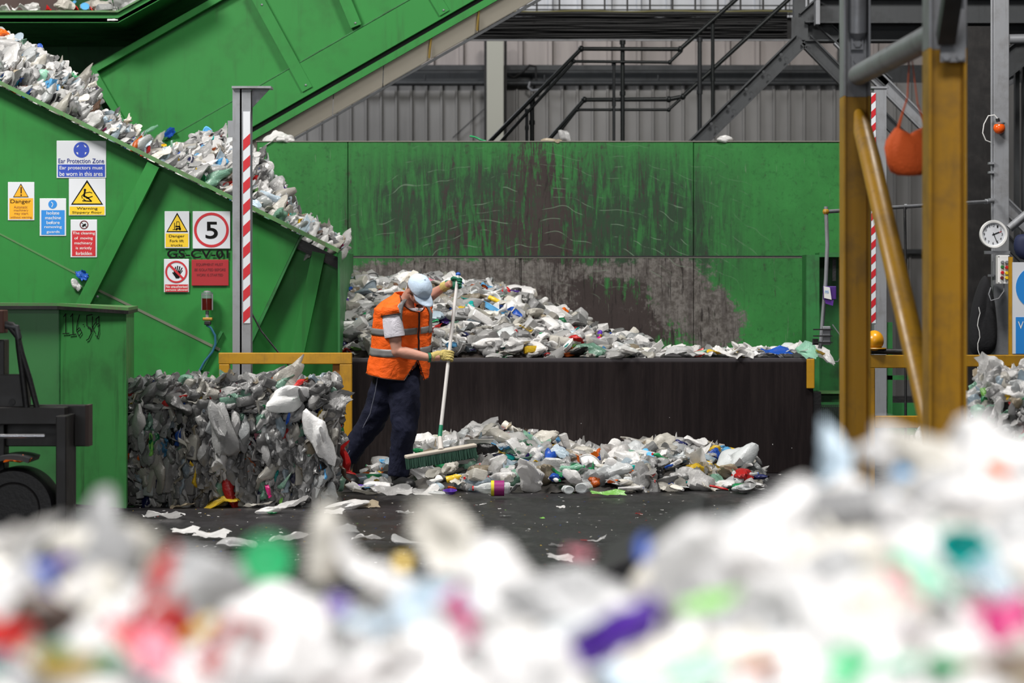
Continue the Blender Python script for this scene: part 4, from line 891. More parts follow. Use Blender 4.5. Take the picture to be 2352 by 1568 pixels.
# trousers
def leg(m, pts, rs): m.tube(pts, rs, 20)
tr = MB(); tr.ellip(W(911, 858, 0), (.195, .16, .14), 24, 14)
leg(tr, [W(925, 870, -.04), W(929, 930, -.09), W(930, 985, -.11), W(921, 1040, -.05), W(915, 1092, -.02)], [.135, .122, .105, .090, .088])
leg(tr, [W(895, 870, .04), W(875, 925, .08), W(850, 975, .10), W(822, 1015, .14), W(798, 1055, .17)], [.135, .120, .102, .090, .084])
o = remesh(tr, 'trousers', 'navy', man, .010, 6)
tx = bpy.data.textures.new('folds', 'CLOUDS'); tx.noise_scale = .11; md = o.modifiers.new('folds', 'DISPLACE'); md.texture = tx; md.strength = .035; md.mid_level = .5
MB().tube([W(868, 862, -.14), W(862, 900, -.09), W(850, 950, -.04), W(832, 985, .02), W(806, 1030, .075), W(796, 1048, .08)], .004, 6).build('trouser_piping', plain('pale_piping', (.16, .17, .22), .7), man, smooth=True)
for (an, toe, heel, nm) in ((W(914, 1090, -.02), Vector((X(942, 22.5), 22.38, .05)), Vector((X(912, 22.6), 22.60, .055)), 'boot'), (W(796, 1062, .17), Vector((X(815, 22.8), 22.70, .05)), Vector((X(790, 22.8), 22.84, .10)), 'boot')):
    bm_ = MB(); bm_.tube([an+Vector((0, 0, .03)), an, heel+Vector((0, 0, .03))], [.062, .06, .055], 16); bm_.tube([heel, heel.lerp(toe, .5), toe], [.052, .050, .046], 16); bm_.ellip(toe, (.05, .055, .045), 14, 10); remesh(bm_, nm, 'boot', man, .006, 3)
# broom
PT, PB = W(1052, 632, -.03), W(1008, 1022, -.45)
def pole(py):
    k = (py-632)/(1022-632); return PT.lerp(PB, k)
pd = (PB-PT).normalized()
def glove(name, H, wrist, mats, flip):
    """palm on the wrist side of the pole, four fingers and a thumb wrapped round it"""
    w = (wrist-H); w = (w-pd*w.dot(pd)).normalized(); n = pd.cross(w)*flip
    palm = MB(); palm.ellip(H+w*.040-n*.012, (.046, .024, .046), 18, 12, Matrix((w, n, pd)).transposed())
    palm.tube([H+w*.05-n*.01, H+w*.085, wrist.lerp(H, .15)], [.032, .034, .037], 16)
    for k in range(4):
        L = (.95, 1.05, 1.0, .82)[k]; off = pd*((k-1.5)*.0205*(-flip)); pts = []
        for j in range(9):
            a = math.radians(-25-j*25*L); r = .0265+.002*(k % 2)
            pts.append(H+off+w*(math.cos(a)*r*1.15)+n*(math.sin(a)*r)+w*(.012 if j < 2 else 0))
        palm.tube(pts, [.0125, .0125, .012, .0118, .0115, .011, .0105, .0098, .008], 10); palm.ellip(pts[-1], (.008,)*3, 8, 6)
    pts = [H+w*.045+n*.014+pd*(-.030), H+w*.022+n*.026+pd*(-.036), H+n*.030+pd*(-.030), H-w*.020+n*.022+pd*(-.022)]
    palm.tube(pts, [.015, .014, .0125, .010], 10); palm.ellip(pts[-1], (.010,)*3, 8, 6)
    return palm
H1 = pole(820); g = glove('glove', H1, WN, None, 1)
gl = remesh(g, 'work_glove', 'glove_y', man, .003, 2)
a, b = WN.lerp(H1, .10), WN.lerp(H1, -.02)
MB().tube([a, b], .039, 18).build('glove_cuff', 'glove_g', gl)
H2 = pole(650); g = glove('glove', H2, WF, None, -1); gl = remesh(g, 'work_glove', 'glove_g', man, .003, 2)
gl['label'] = 'green rubber coated glove'
MB().tube([WF.lerp(H2, .35), WF, WF.lerp(EF, .10)], [.034, .038, .041], 18).build('glove_cuff', 'glove_y', gl, smooth=True)
br = thing('broom', 'long handled broom with green bristles held by the person', 'broom', tuple(PB))
MB().tube([PT, PB.lerp(PT, .10)], .0145, 14).build('handle', plain('white_painted_pole', (.62, .60, .58), .45, bump=.1), br, smooth=True)
MB().tube([PB.lerp(PT, .115), PB.lerp(PT, .03)], .0165, 14).build('lower_handle_sleeve', plain('green_sleeve', (.02, .22, .12), .4), br, smooth=True)
MB().ellip(PT-pd*.008, (.020, .020, .017), 14, 10).build('handle_end', 'blue', br, smooth='all')
bl, brr = W(931, 1050, -.62), W(1093, 1022, -.40)
MB().beam(bl, brr, .030, .062, (0, 1, .15)).build('brush_block', plain('pale_brush_block', (.50, .45, .38), .6), br, mods=[('BEVEL', dict(width=.01, segments=3))])
MB().tube([PB.lerp(PT, .045), (bl+brr)/2+Vector((0, 0, .01))], [.019, .024], 14).build('socket', plain('pale_socket', (.55, .52, .48), .5), br, smooth=True)
dr = (brr-bl).normalized(); dn = Vector((.12, -.10, -1)).normalized(); m = MB(); rb = random.Random(3); L = (brr-bl).length
vs = []; fs = []
for i in range(150):
    for j in range(5):
        q = bl+dr*(L*(i+.5)/150)+Vector((0, -.028+.014*j, -.008)); e = q+dn*(.085+rb.uniform(-.006, .006))+Vector((rb.uniform(-.006, .006), rb.uniform(-.012, .012), 0)); b = len(vs); r = .0032
        vs += [q+Vector((-r, 0, 0)), q+Vector((r, 0, 0)), q+Vector((0, r, 0)), e+Vector((-r, 0, 0)), e+Vector((r, 0, 0)), e+Vector((0, r, 0))]; fs += [(b, b+1, b+4, b+3), (b+1, b+2, b+5, b+4), (b+2, b, b+3, b+5), (b+3, b+4, b+5)]
m.add(vs, fs); m.build('bristles', plain('dark_green_bristle', (.003, .045, .024), .7), br, doctor=False)
# ================================================================== plastic waste
RN = random.Random(11)
def item_mat(name, kind, src):
    t = NT(name)
    if src == 'obj': c = t.n('ShaderNodeObjectInfo').outputs['Color']
    else: c = t.n('ShaderNodeAttribute', attribute_name='tint').outputs['Color']
    p = t.pos(); dirt = t.noise(p, 9, 4, .7); c2 = t.mix(t.ss(dirt, .5, .8, 0, .28), c, (.20, .18, .15))
    fn = t.noise(p, 38, 4, .6, .6); nr = t.bump(fn, .45, .012)
    if kind == 'film':
        a = t.bsdf(c2, .27, 0, nr, .6); b = t.n('ShaderNodeBsdfTranslucent'); t.put(b.inputs[0], c2); t.put(b.inputs['Normal'], nr)
        return t.done(t.mixs(.28, a, b.outputs[0]))
    if kind == 'solid': return t.done(t.bsdf(c2, .3, 0, t.bump(fn, .15, .008), .5))
    if kind == 'clear':
        a = t.n('ShaderNodeBsdfTransparent'); t.put(a.inputs[0], t.mix(.5, c, (1, 1, 1)))
        b = t.bsdf(c2, .12, 0, nr, .9); lw = t.n('ShaderNodeLayerWeight'); lw.inputs[0].default_value = .55; t.put(lw.inputs['Normal'], nr)
        return t.done(t.mixs(t.ss(lw.outputs[1], .05, .8, .34, .95), a.outputs[0], b))
for k in ('film', 'solid', 'clear'):
    M[k] = item_mat('plastic_'+k, k, 'obj'); M[k+'_mass'] = item_mat('plastic_mass_'+k, k, 'attr')
# ---- prototypes (numpy arrays v, list f)
def fbm(v, sc, seed, oc=4):
    s = 0; a = 1; q = v*sc
    for i in range(oc): s += a*(1-abs(mn.noise(q+Vector((seed*7.3+i*3, seed*1.7, 0))))*2); a *= .5; q = q*2.1
    return s
def creases(seed, n=7, fr=(1.2, 4.5), amp=.16):
    """a field of straight sharp folds"""
    r = random.Random(seed*13+1); L = []
    for i in range(n):
        d = Vector((r.gauss(0, 1), r.gauss(0, 1), r.gauss(0, 1))).normalized(); f = fr[0]*(fr[1]/fr[0])**(i/(n-1)); L.append((d*f, r.random(), amp/(f**.75)))
    def fn(v):
        s = 0
        for d, o, a in L:
            q = (v.dot(d)+o) % 1.0; s += a*(1-4*abs(q-.5))
        return s
    return fn
def proto_scrap(seed, n=15):
    """torn piece of film: a crumpled sheet"""
    vs = []; r = random.Random(seed); asp = r.uniform(.45, .9); cz, cx, cy = creases(seed, 5, (.8, 3.2), .15), creases(seed+50, 4, (.8, 2.5), .05), creases(seed+90, 4, (.8, 2.5), .05)
    for i in range(n+1):
        for k in range(n+1):
            u, v = i/n-.5, k/n-.5; ang = math.atan2(v, u); R = .5*(1+.35*mn.noise(Vector((math.cos(ang)*2.2, math.sin(ang)*2.2, seed)))+.10*mn.noise(Vector((math.cos(ang)*7, math.sin(ang)*7, seed))))
            w = max(abs(u), abs(v))*2; l = math.hypot(u, v)+1e-6; x, y = u/l*w*R, v/l*w*R*asp
            p = Vector((x, y, 0)); vs.append((x+cx(p), y+cy(p), cz(p)+.25*mn.noise(Vector((x*1.8, y*1.8, seed+20)))))
    f = [(i*(n+1)+k, i*(n+1)+k+1, (i+1)*(n+1)+k+1, (i+1)*(n+1)+k) for i in range(n) for k in range(n)]
    return np.array(vs), f
def proto_bag(seed, seg=24, ring=15):
    """puffy crinkled bag with a pulled corner"""
    m = MB(); m.ellip((0, 0, 0), (.5, .40, .30), seg, ring); out = []; c = creases(seed, 6, (.9, 3.6), .22); r = random.Random(seed); a0 = r.uniform(0, 6.3)
    for v in m.v:
        v = Vector(v); q = v*(1+c(v)-.12+.25*mn.noise(v*2.5+Vector((seed, 0, 0))))
        k = max(0, math.cos(math.atan2(v.y, v.x)-a0))**6; q.x *= 1+.45*k; q.y *= 1+.45*k; q.z *= 1-.6*k
        out.append(q[:])
    return np.array(out), m.f
def proto_bottle(seed, crush=.3, seg=14, shape=0):
    prs = [[(.0, -.5), (.10, -.5), (.135, -.47), (.14, -.40), (.128, -.37), (.14, -.33), (.14, -.20), (.128, -.16), (.128, .06), (.14, .10), (.14, .17), (.12, .26), (.07, .36), (.045, .41), (.045, .45), (.058, .455), (.045, .47)],
           [(.0, -.42), (.16, -.42), (.19, -.38), (.19, -.05), (.175, -.02), (.19, .02), (.19, .12), (.15, .24), (.08, .32), (.06, .36), (.06, .42)],
           [(.0, -.48), (.11, -.48), (.125, -.45), (.10, -.2), (.125, .0), (.13, .12), (.10, .24), (.06, .32), (.06, .45)]]
    m = MB(); m.lathe(prs[shape % 3], (0, 0, 0), seg, 'x'); out = []
    for v in m.v:
        v = Vector(v); k = 1-min(1, max(0, (v.x-.3)/.1))
        d = mn.noise(Vector((v.x*3.2, v.y*5, seed+v.z*5)))*crush*k; d2 = mn.noise(Vector((v.x*8, v.y*9, seed*2+v.z*9)))*crush*.35*k
        v.y *= 1+d+d2; v.z *= (1-crush*.9*k)*(1+d2); v.z += .10*crush*mn.noise(Vector((v.x*2.5, seed, 0)))*2
        out.append(v[:])
    return np.array(out), m.f
def proto_tub(seed, seg=16):
    m = MB(); m.lathe([(0, -.12), (.30, -.12), (.33, -.10), (.42, .13), (.47, .135), (.47, .155), (.41, .15), (.31, -.08), (0, -.09)], (0, 0, 0), seg)
    out = []
    for v in m.v:
        x, y, z = v; d = .18*mn.noise(Vector((x*3, y*3, seed)))
        out.append((x*(1+d), y*(.75+d), z*(1+.5*d)+.05*d))
    return np.array(out), m.f
def proto_jug(seed):
    m = MB(); seg = 16; pr = [(0, -.5), (.20, -.5), (.24, -.47), (.24, .05), (.21, .18), (.10, .33), (.07, .37), (.07, .44), (0, .44)]
    m.lathe(pr, (0, 0, 0), seg, 'x'); out = []
    for v in m.v:
        v = Vector(v); r = math.hypot(v.y, v.z); 
        if r > .1: a = math.atan2(v.z, v.y); k = min(1.25, 1/max(abs(math.cos(a)), abs(math.sin(a)))); v.y *= k; v.z *= k*.75
        d = mn.noise(Vector((v.x*3, v.y*4, seed+v.z*4)))*.25; out.append((v.x, v.y*(1+d), v.z*(1+d*1.2)))
    base = MB(); base.v = [tuple(q) for q in out]; base.f = list(m.f)
    base.tube([(.10, .22, .0), (.16, .30, .0), (.02, .34, .0), (-.12, .30, .0), (-.14, .2, .0)], .035, 8)
    return np.array(base.v), base.f
def proto_lid(seed):
    m = MB(); m.lathe([(0, -.06), (.46, -.06), (.5, -.04), (.5, .06), (.46, .07), (.40, .02), (0, .02)], (0, 0, 0), 16); return np.array(m.v), m.f
def proto_slab(seed):
    """squashed container pressed flat, long along x"""
    m = MB(); m.ellip((0, 0, 0), (.5, .25, .085), 22, 12); out = []; c = creases(seed, 6, (.8, 4.), .20); c2 = creases(seed+40, 3, (.7, 1.8), .13); r = random.Random(seed); sq = r.uniform(.55, .85)
    for v in m.v:
        v = Vector(v); x = math.copysign(abs(v.x*2)**sq/2, v.x); q = Vector((x, v.y*(1.0 if v.x < .2 else .75), v.z))
        k = 1+c(v)-.1; q.y *= k; q.z *= 1+2.2*c(v*1.3); q.z += c2(Vector((v.x, v.y, 0))); q.x *= 1+.5*c(Vector((0, v.y, 0))); out.append(q[:])
    return np.array(out), m.f
PR = {'film_scrap': [proto_scrap(i+1) for i in range(9)], 'plastic_bag': [proto_bag(i+31) for i in range(7)],
      'plastic_bottle': [proto_bottle(i+51, .12+.1*(i % 4), 14, i) for i in range(7)], 'plastic_tub': [proto_tub(i+71) for i in range(4)],
      'milk_jug': [proto_jug(i+81) for i in range(4)], 'bottle_cap': [proto_lid(91)], 'squashed_container': [proto_slab(i+101) for i in range(9)]}
MATK = {'film_scrap': 'film', 'plastic_bag': 'film', 'plastic_bottle': 'clear', 'plastic_tub': 'solid', 'milk_jug': 'film', 'bottle_cap': 'solid', 'squashed_container': 'film'}
PHR = {'film_scrap': 'torn plastic film scrap', 'plastic_bag': 'crumpled plastic bag', 'plastic_bottle': 'plastic bottle', 'plastic_tub': 'plastic tub', 'milk_jug': 'plastic jug with handle', 'bottle_cap': 'round plastic lid', 'squashed_container': 'squashed plastic container'}
CAT = {'film_scrap': 'plastic film', 'plastic_bag': 'bag', 'plastic_bottle': 'bottle', 'plastic_tub': 'tub', 'milk_jug': 'jug', 'bottle_cap': 'lid', 'squashed_container': 'container'}
MESH = {}
def proto_mesh(kind, i, mk):
    key = (kind, i, mk)
    if key not in MESH:
        v, f = PR[kind][i]; me = bpy.data.meshes.new(kind); me.from_pydata([tuple(q) for q in v], [], f); me.polygons.foreach_set('use_smooth', [True]*len(me.polygons)); me.set_sharp_from_angle(angle=math.radians(34)); me.materials.append(M[mk]); MESH[key] = me
    return MESH[key]
cap_me = None
CC = {'white': (.88, .87, .86), 'off-white': (.74, .71, .64), 'pale grey': (.55, .55, .55), 'grey': (.30, .30, .30), 'clear': (.72, .75, .76), 'bluish clear': (.55, .68, .78), 'green clear': (.32, .62, .46),
      'red': (.60, .02, .02), 'orange': (.85, .16, .01), 'yellow': (.75, .50, .03), 'green': (.02, .34, .12), 'light green': (.25, .60, .12), 'teal': (.0, .46, .42), 'blue': (.02, .10, .50), 'light blue': (.12, .42, .75),
      'purple': (.10, .03, .36), 'magenta': (.62, .02, .20), 'pink': (.80, .28, .35), 'black': (.012, .012, .014), 'brown': (.10, .055, .035), 'navy': (.01, .015, .09), 'beige': (.50, .42, .30)}
def pick(r, bright=.0, grey=.0, col=1.):
    w = [(c, k*(1 if c in NEUTRAL else col)) for c, k in [('white', 30+bright*40), ('off-white', 14), ('pale grey', 12+grey*30), ('grey', 4+grey*30), ('clear', 10), ('bluish clear', 5), ('green clear', 3), ('red', 3.2), ('orange', 2), ('yellow', 2), ('green', 2.4), ('light green', .9), ('teal', .9), ('blue', 2.4), ('light blue', 2.2), ('purple', .9), ('magenta', .8), ('pink', .8), ('black', 2.0+grey*5), ('brown', .8), ('navy', 1.2+grey*2), ('beige', 3)]]
    s = r.uniform(0, sum(q[1] for q in w))
    for c, k in w:
        s -= k
        if s <= 0: return c
    return 'white'
ITEMS = []; NEUTRAL = ('white', 'off-white', 'pale grey', 'grey', 'clear', 'bluish clear', 'green clear', 'beige')
def item(kind, loc, rot, size, color, place, flat=1., label=None, mk=None, stretch=1., i=None, parts=False):
    global cap_me
    i = RN.randrange(len(PR[kind])) if i is None else i
    mk = mk or ('clear' if kind == 'plastic_bottle' and color in ('clear', 'bluish clear', 'green clear', 'white') else ('solid' if kind == 'plastic_bottle' else MATK[kind]))
    if color == 'clear' and kind in ('plastic_tub', 'film_scrap', 'squashed_container') and label is None: mk = 'clear'
    o = bpy.data.objects.new(kind, proto_mesh(kind, i, mk)); COL.objects.link(o)
    if label is None and color not in NEUTRAL and kind != 'bottle_cap': size *= .74
    o.location = loc; o.rotation_euler = rot; o.scale = (size*stretch, size, size*flat)
    c = CC[color]; j = RN.uniform(.85, 1.08); o.color = (min(1, c[0]*j), min(1, c[1]*j), min(1, c[2]*j), 1)
    o['category'] = CAT[kind]
    ITEMS.append((o, kind, color, place, label))
    if parts and kind == 'plastic_bottle':
        if cap_me is None: v, f = PR['bottle_cap'][0]; cap_me = bpy.data.meshes.new('cap'); cap_me.from_pydata([tuple(q) for q in v], [], f); cap_me.materials.append(M['solid'])
        q = bpy.data.objects.new('cap', cap_me); COL.objects.link(q); q.parent = o; q.location = (.47 if i % 3 == 0 else (.43 if i % 3 == 1 else .46), 0, 0); q.rotation_euler = (0, PI/2, 0); q.scale = (.12, .12, .3)
        cc = CC[RN.choice(['blue', 'white', 'red', 'green', 'black'])]; q.color = (*cc, 1)
    return o
class Mass:
    """many scraps nobody could count, as one object with a tint per scrap"""
    def __init__(s): s.V = []; s.F = []; s.C = []; s.n = 0
    def add(s, kind, loc, rot, size, color, flat=1., stretch=1., dark=1.):
        v, f = RN.choice(PR[kind]); R = np.array(Euler(rot).to_matrix()); size *= 1 if color in NEUTRAL else .62; q = (v*np.array([size*stretch, size, size*flat])) @ R.T+np.array(loc)
        s.V.append(q); s.F += [tuple(a+s.n for a in p) for p in f]; s.n += len(v); c = CC[color]; j = RN.uniform(.8, 1.05)*dark; s.C.append(np.tile(np.array([c[0]*j, c[1]*j, c[2]*j, 1.]), (len(v), 1)))  # dark dims buried scraps, putting the shade of the gaps into the tint
    def raw(s, v, f, col):
        s.V.append(np.array(v)); s.F += [tuple(a+s.n for a in p) for p in f]; s.n += len(v); s.C.append(np.tile(np.array([*col, 1.]), (len(v), 1)))
    def build(s, name, mat='film_mass', parent=None):
        V = np.concatenate(s.V); base = np.array(wloc(parent)) if parent is not None else np.array([V[:,0].mean(), V[:,1].mean(), V[:,2].min()])
        me = bpy.data.meshes.new(name); me.from_pydata([tuple(q) for q in V-base], [], s.F)
        at = me.color_attributes.new('tint', 'FLOAT_COLOR', 'POINT'); at.data.foreach_set('color', np.concatenate(s.C).ravel())
        me.polygons.foreach_set('use_smooth', [True]*len(me.polygons)); me.set_sharp_from_angle(angle=math.radians(34)); me.materials.append(M[mat])
        o = bpy.data.objects.new(name, me); COL.objects.link(o)
        if parent is not None: o.parent = parent
        else: o.location = base
        return o
def interp(tab, x):
    if x <= tab[0][0]: return tab[0][1]
    for (a, b), (c, e) in zip(tab, tab[1:]):
        if x <= c: return b+(e-b)*(x-a)/(c-a)
    return tab[-1][1]
def rrot(tilt=.5): return (RN.gauss(0, tilt), RN.gauss(0, tilt), RN.uniform(0, 2*PI))
def kinds(r, mix): 
    s = r.uniform(0, sum(mix.values()))
    for k, w in mix.items():
        s -= w
        if s <= 0: return k
    return k
def heightfield(mass, x0, x1, y0, y1, fz, nx, ny, col, amp=.03, zb=None):
    vs = [];
    for j in range(ny+1):
        for i in range(nx+1):
            x = x0+(x1-x0)*i/nx; y = y0+(y1-y0)*j/ny; z = fz(x, y); z += amp*mn.noise(Vector((x*7, y*7, 2)))+amp*.5*mn.noise(Vector((x*19, y*19, 5)))
            vs.append((x, y, max(z, zb) if zb is not None else z))
    mass.raw(vs, [(j*(nx+1)+i, j*(nx+1)+i+1, (j+1)*(nx+1)+i+1, (j+1)*(nx+1)+i) for j in range(ny) for i in range(nx)], col)

# ------------------------------------------------------------------ heap on the raised bay
BAY = [(700, 635), (780, 636), (850, 640), (900, 648), (935, 632), (1000, 640), (1060, 652), (1130, 655), (1190, 668), (1225, 700), (1300, 715), (1340, 748), (1400, 775), (1475, 786), (1510, 806), (1600, 808), (1700, 800), (1880, 806), (1900, 822)]
def bay_h(x, y):
    px = x*F/26.+1176; top = Z(interp(BAY, px), 26.3)-BZ; t_ = min(1, max(0, (y-24.55)/1.9)); s = math.sin(t_*PI/2)**.8
    if y > 26.5: s *= 1-.25*(y-26.5)
    return max(0., (top-.02)*s)
ms = Mass(); heightfield(ms, X(783, 24.6), X(1500, 26), 24.6, 28.25, lambda x, y: BZ+bay_h(x, y)-.05, 70, 50, (.06, .05, .045), .05, BZ-.02)  # base sheet coloured dark to paint shade between the pieces
MIXB = {'film_scrap': 1.6, 'plastic_bag': 1.6, 'plastic_bottle': 2.3, 'plastic_tub': 1.2, 'milk_jug': 1.8, 'bottle_cap': .35, 'squashed_container': 2.6}
def bay_place(px): return 'heaped on the bay left of the person' if px < 870 else ('heaped on the bay right behind the broom' if px < 1150 else ('on the falling tail of the bay heap' if px < 1500 else 'along the empty right edge of the bay'))
def put_bay(px, y, individual, size=None, kind=None, color=None):
    x = (px-1176)*y/F; z = BZ+bay_h(x, y); k = kind or kinds(RN, MIXB); s = size or RN.uniform(.10, .25)*(.36 if k == 'bottle_cap' else 1)*(1.15 if k in ('plastic_bottle', 'milk_jug') else 1)
    c = color or pick(RN, .6, .05 if not individual else .02, 1.7)
    if k in ('milk_jug',) and RN.random() < .8: c = RN.choice(['white', 'off-white', 'pale grey', 'white'])
    if z < BZ+.05: fl = .6; r = (RN.gauss(0, .15), RN.gauss(0, .15), RN.uniform(0, 6.3)); z = BZ+.03
    else: fl = .9; r = (RN.gauss(.2, .35), RN.gauss(.1, .35), RN.gauss(0, .7)+(3.14 if RN.random() < .5 else 0))
    if individual: item(k, (x, y, z+.02), r, s, c, bay_place(px), fl, stretch=1.2)
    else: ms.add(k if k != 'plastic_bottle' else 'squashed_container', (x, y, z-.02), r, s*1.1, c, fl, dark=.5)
n = 0
while n < 1500:
    px = RN.uniform(700, 1500); y = RN.uniform(24.6, 27.0)
    if px < 783 and y < 26.3: continue
    x = (px-1176)*y/F
    if bay_h(x, y) > .05 or y < 25.1: put_bay(px, y, False); n += 1
n = 0
while n < 330:
    px = RN.uniform(735, 1480); y = 24.62+1.9*RN.random()**1.0
    if px < 783 and y < 26.3: continue
    x = (px-1176)*y/F
    if bay_h(x, y) > .04 or y < 25.: put_bay(px, y, True); n += 1
for i in range(46):
    px = 1490+i*8.6; put_bay(px+RN.uniform(-8, 8), RN.uniform(24.58, 24.95), True, RN.uniform(.18, .36), RN.choice(['film_scrap', 'film_scrap', 'squashed_container', 'squashed_container', 'film_scrap']), RN.choice(['white', 'white', 'off-white', 'white', 'white', 'white', 'pale grey', 'clear', 'blue', 'white', 'green clear', 'white', 'red', 'white', 'yellow']))
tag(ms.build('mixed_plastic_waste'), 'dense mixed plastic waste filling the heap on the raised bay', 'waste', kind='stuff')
# ------------------------------------------------------------------ waste on the two conveyors
CTOP = [(-200, -40), (0, 88), (50, 105), (110, 138), (150, 172), (200, 205), (212, 262), (262, 288), (300, 320), (330, 352), (350, 362), (400, 345), (430, 330), (470, 306), (520, 312), (560, 345), (596, 385), (618, 425), (650, 450), (656, 498), (690, 512), (722, 545), (750, 572), (782, 582)]
ms = Mass()
def conv_pt(px, t_):      # t_ 0 at the lip .. 1 at the crest
    top = interp(CTOP, px); lo = lip(px)-4; py = lo+(top-lo)*t_; d = C1+.12+.75*t_**1.3; return P(px, py, d)
vs = []; nx, ny = 90, 10
for j in range(ny+1):
    for i in range(nx+1):
        px = -200+982*i/nx; q = conv_pt(px, j/ny*.97); q.y += .08; vs.append(q[:])
for i in range(nx+1):
    px = -200+982*i/nx; q = conv_pt(px, .9); q.y += 1.0; q.z -= .05; vs.append(q[:])
ms.raw(vs, [(j*(nx+1)+i, j*(nx+1)+i+1, (j+1)*(nx+1)+i+1, (j+1)*(nx+1)+i) for j in range(ny+1) for i in range(nx)], (.03, .026, .024))  # dark sheet under the belt waste, shade of its gaps painted in
def put_conv(px, t_, individual):
    q = conv_pt(px, t_); broken = 340 < px < 600
    k = kinds(RN, {'squashed_container': 5 if broken else 2.6, 'film_scrap': 1.6, 'plastic_bag': 1.0, 'plastic_bottle': .9, 'milk_jug': .7, 'bottle_cap': .3, 'plastic_tub': .3})
    s = RN.uniform(.10, .24)*(.3 if k == 'bottle_cap' else 1); ang = (-.62 if broken else -.75)+RN.gauss(0, .22)
    c = pick(RN, .1,   0. if individual else .3, 1.5)
    r = (RN.gauss(.4, .35), ang, RN.gauss(0, .2)) if RN.random() < .9 else rrot(.6)
    pl = 'riding the upper conveyor slope' if px < 330 else 'in the broken bale on the conveyor'
    if individual: item(k, q, r, s, c, pl, .9, stretch=1.35)
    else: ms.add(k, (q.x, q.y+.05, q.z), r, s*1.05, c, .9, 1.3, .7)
for i in range(1300):
    px = RN.uniform(-180, 778); t_ = RN.random()*.95; put_conv(px, t_, False)
for i in range(200): put_conv(RN.uniform(-10, 772), RN.random()**.8*.97+.03, True)
for i in range(60):
    px = RN.uniform(0, 770); q = conv_pt(px, .96); ms.add('squashed_container', (q.x, q.y+RN.uniform(.2, .9), q.z-.03), rrot(.4), .25, 'white')
tag(ms.build('mixed_plastic_waste'), 'pressed mixed plastic waste lying along the green conveyor belt', 'waste', kind='stuff')
item('plastic_bottle', P(345, 298, 28.68), (.2, -.5, .2), .20, 'green clear', '', label='crushed greenish clear bottle caught at the foot of the rising conveyor')
item('film_scrap', P(352, 322, 28.7), (1.2, -.3, .2), .28, 'off-white', '', label='off-white film scrap under the greenish bottle on the rising conveyor')
item('film_scrap', P(392, 304, 28.73), (1.3, -.5, 0), .14, 'blue', '', label='blue film shred on the seam of the rising conveyor')
item('plastic_bottle', P(628, 455, C1+.25), (0, .35, 0), .26, 'bluish clear', '', label='large clear bottle lying across the lower conveyor waste', parts=True, i=0)
item('plastic_tub', P(648, 491, C1+.2), (1.2, 0, 0), .13, 'orange', '', label='round orange tub near the lower end of the conveyor waste')
item('plastic_tub', P(377, 335, C1+.3), (.8, 0, 0), .05, 'yellow', '', label='tiny yellow cup above the broken bale on the conveyor', flat=1.3)
item('plastic_bag', P(2, 74, C1+.7), (0, .3, 0), .12, 'orange', '', label='bright orange bag at the cut edge of the conveyor waste')
# top of the push wall and tray
for k, px, py, s, c, l, r in (('plastic_bottle', 1098, 318, .18, 'green', 'green and blue crushed bottle lying on top of the push wall', (0, .3, 0)), ('squashed_container', 1268, 320, .24, 'beige', 'beige crumpled wrapper on top of the push wall', (0, -.1, 0)),
        ('plastic_bag', 1298, 312, .16, 'pale grey', 'upright crumpled grey carton on top of the push wall', (.3, .9, 0)), ('plastic_bag', 1662, 320, .17, 'white', 'small white bag alone on the right of the push wall top', (0, 0, .3)), ('film_scrap', 625, 318, .30, 'white', 'white film rumpled at the left end of the push wall top', (.2, .0, .1)), ('plastic_bag', 655, 320, .2, 'white', 'flat white bag tip on the push wall beside the striped post', (0, .1, 0))):
    item(k, P(px, py, 28.34), r, s, c, '', label=l, flat=.7 if px != 1298 else 1.)
for i, (px, py, s, k, c) in enumerate(((20, 22, .3, 'film_scrap', 'white'), (60, 22, .26, 'film_scrap', 'white'), (74, 16, .16, 'plastic_bag', 'white'), (110, 22, .2, 'film_scrap', 'red'), (147, 15, .24, 'plastic_bag', 'off-white'), (172, 22, .10, 'bottle_cap', 'red'), (195, 15, .09, 'bottle_cap', 'light blue'), (210, 23, .09, 'bottle_cap', 'red'), (222, 14, .24, 'plastic_bag', 'off-white'), (245, 19, .2, 'milk_jug', 'pale grey'), (290, 8, .28, 'plastic_bag', 'pale grey'), (172, 4, .12, 'plastic_bottle', 'light blue'), (330, -8, .3, 'film_scrap', 'pale grey'), (262, 18, .2, 'film_scrap', 'white'))):
    item(k, P(px, py, 28.3+.08*(i % 3)), (1.0 if k == 'bottle_cap' else RN.gauss(0, .3), RN.gauss(0, .2), RN.uniform(0, 3)), s, c, 'lying on the discharge tray')
item('plastic_bottle', P(259, 46, 28.09), (0, 0, 0), .11, 'white', '', label='small white bottle lying on the lower lip of the discharge tray', mk='solid')
# ------------------------------------------------------------------ swept heap on the floor by the stained wall
FT = [(800, 1105), (830, 1085), (880, 1072), (930, 1040), (960, 1020), (1040, 1012), (1080, 1000), (1120, 985), (1180, 995), (1240, 1018), (1300, 1022), (1350, 1048), (1420, 1035), (1480, 1025), (1560, 1020), (1620, 1030), (1700, 1048), (1745, 1080), (1790, 1105)]
def fl_h(x, y):
    px = x*F/23.4+1176; top = max(.02, Z(interp(FT, px), 23.6)); y0 = 22.0+.25*math.sin(px*.013)+(.25 if px < 950 else 0)+(.3 if px > 1600 else 0)
    t_ = min(1, max(0, (y-y0)/(23.7-y0))); return top*math.sin(t_*PI/2)**.75-.04 if t_ > 0 else 0.
ms = Mass(); heightfield(ms, X(790, 23), X(1780, 23), 22.1, 24.45, lambda x, y: fl_h(x, y)-.05, 90, 30, (.08, .075, .07), .05, -.02)
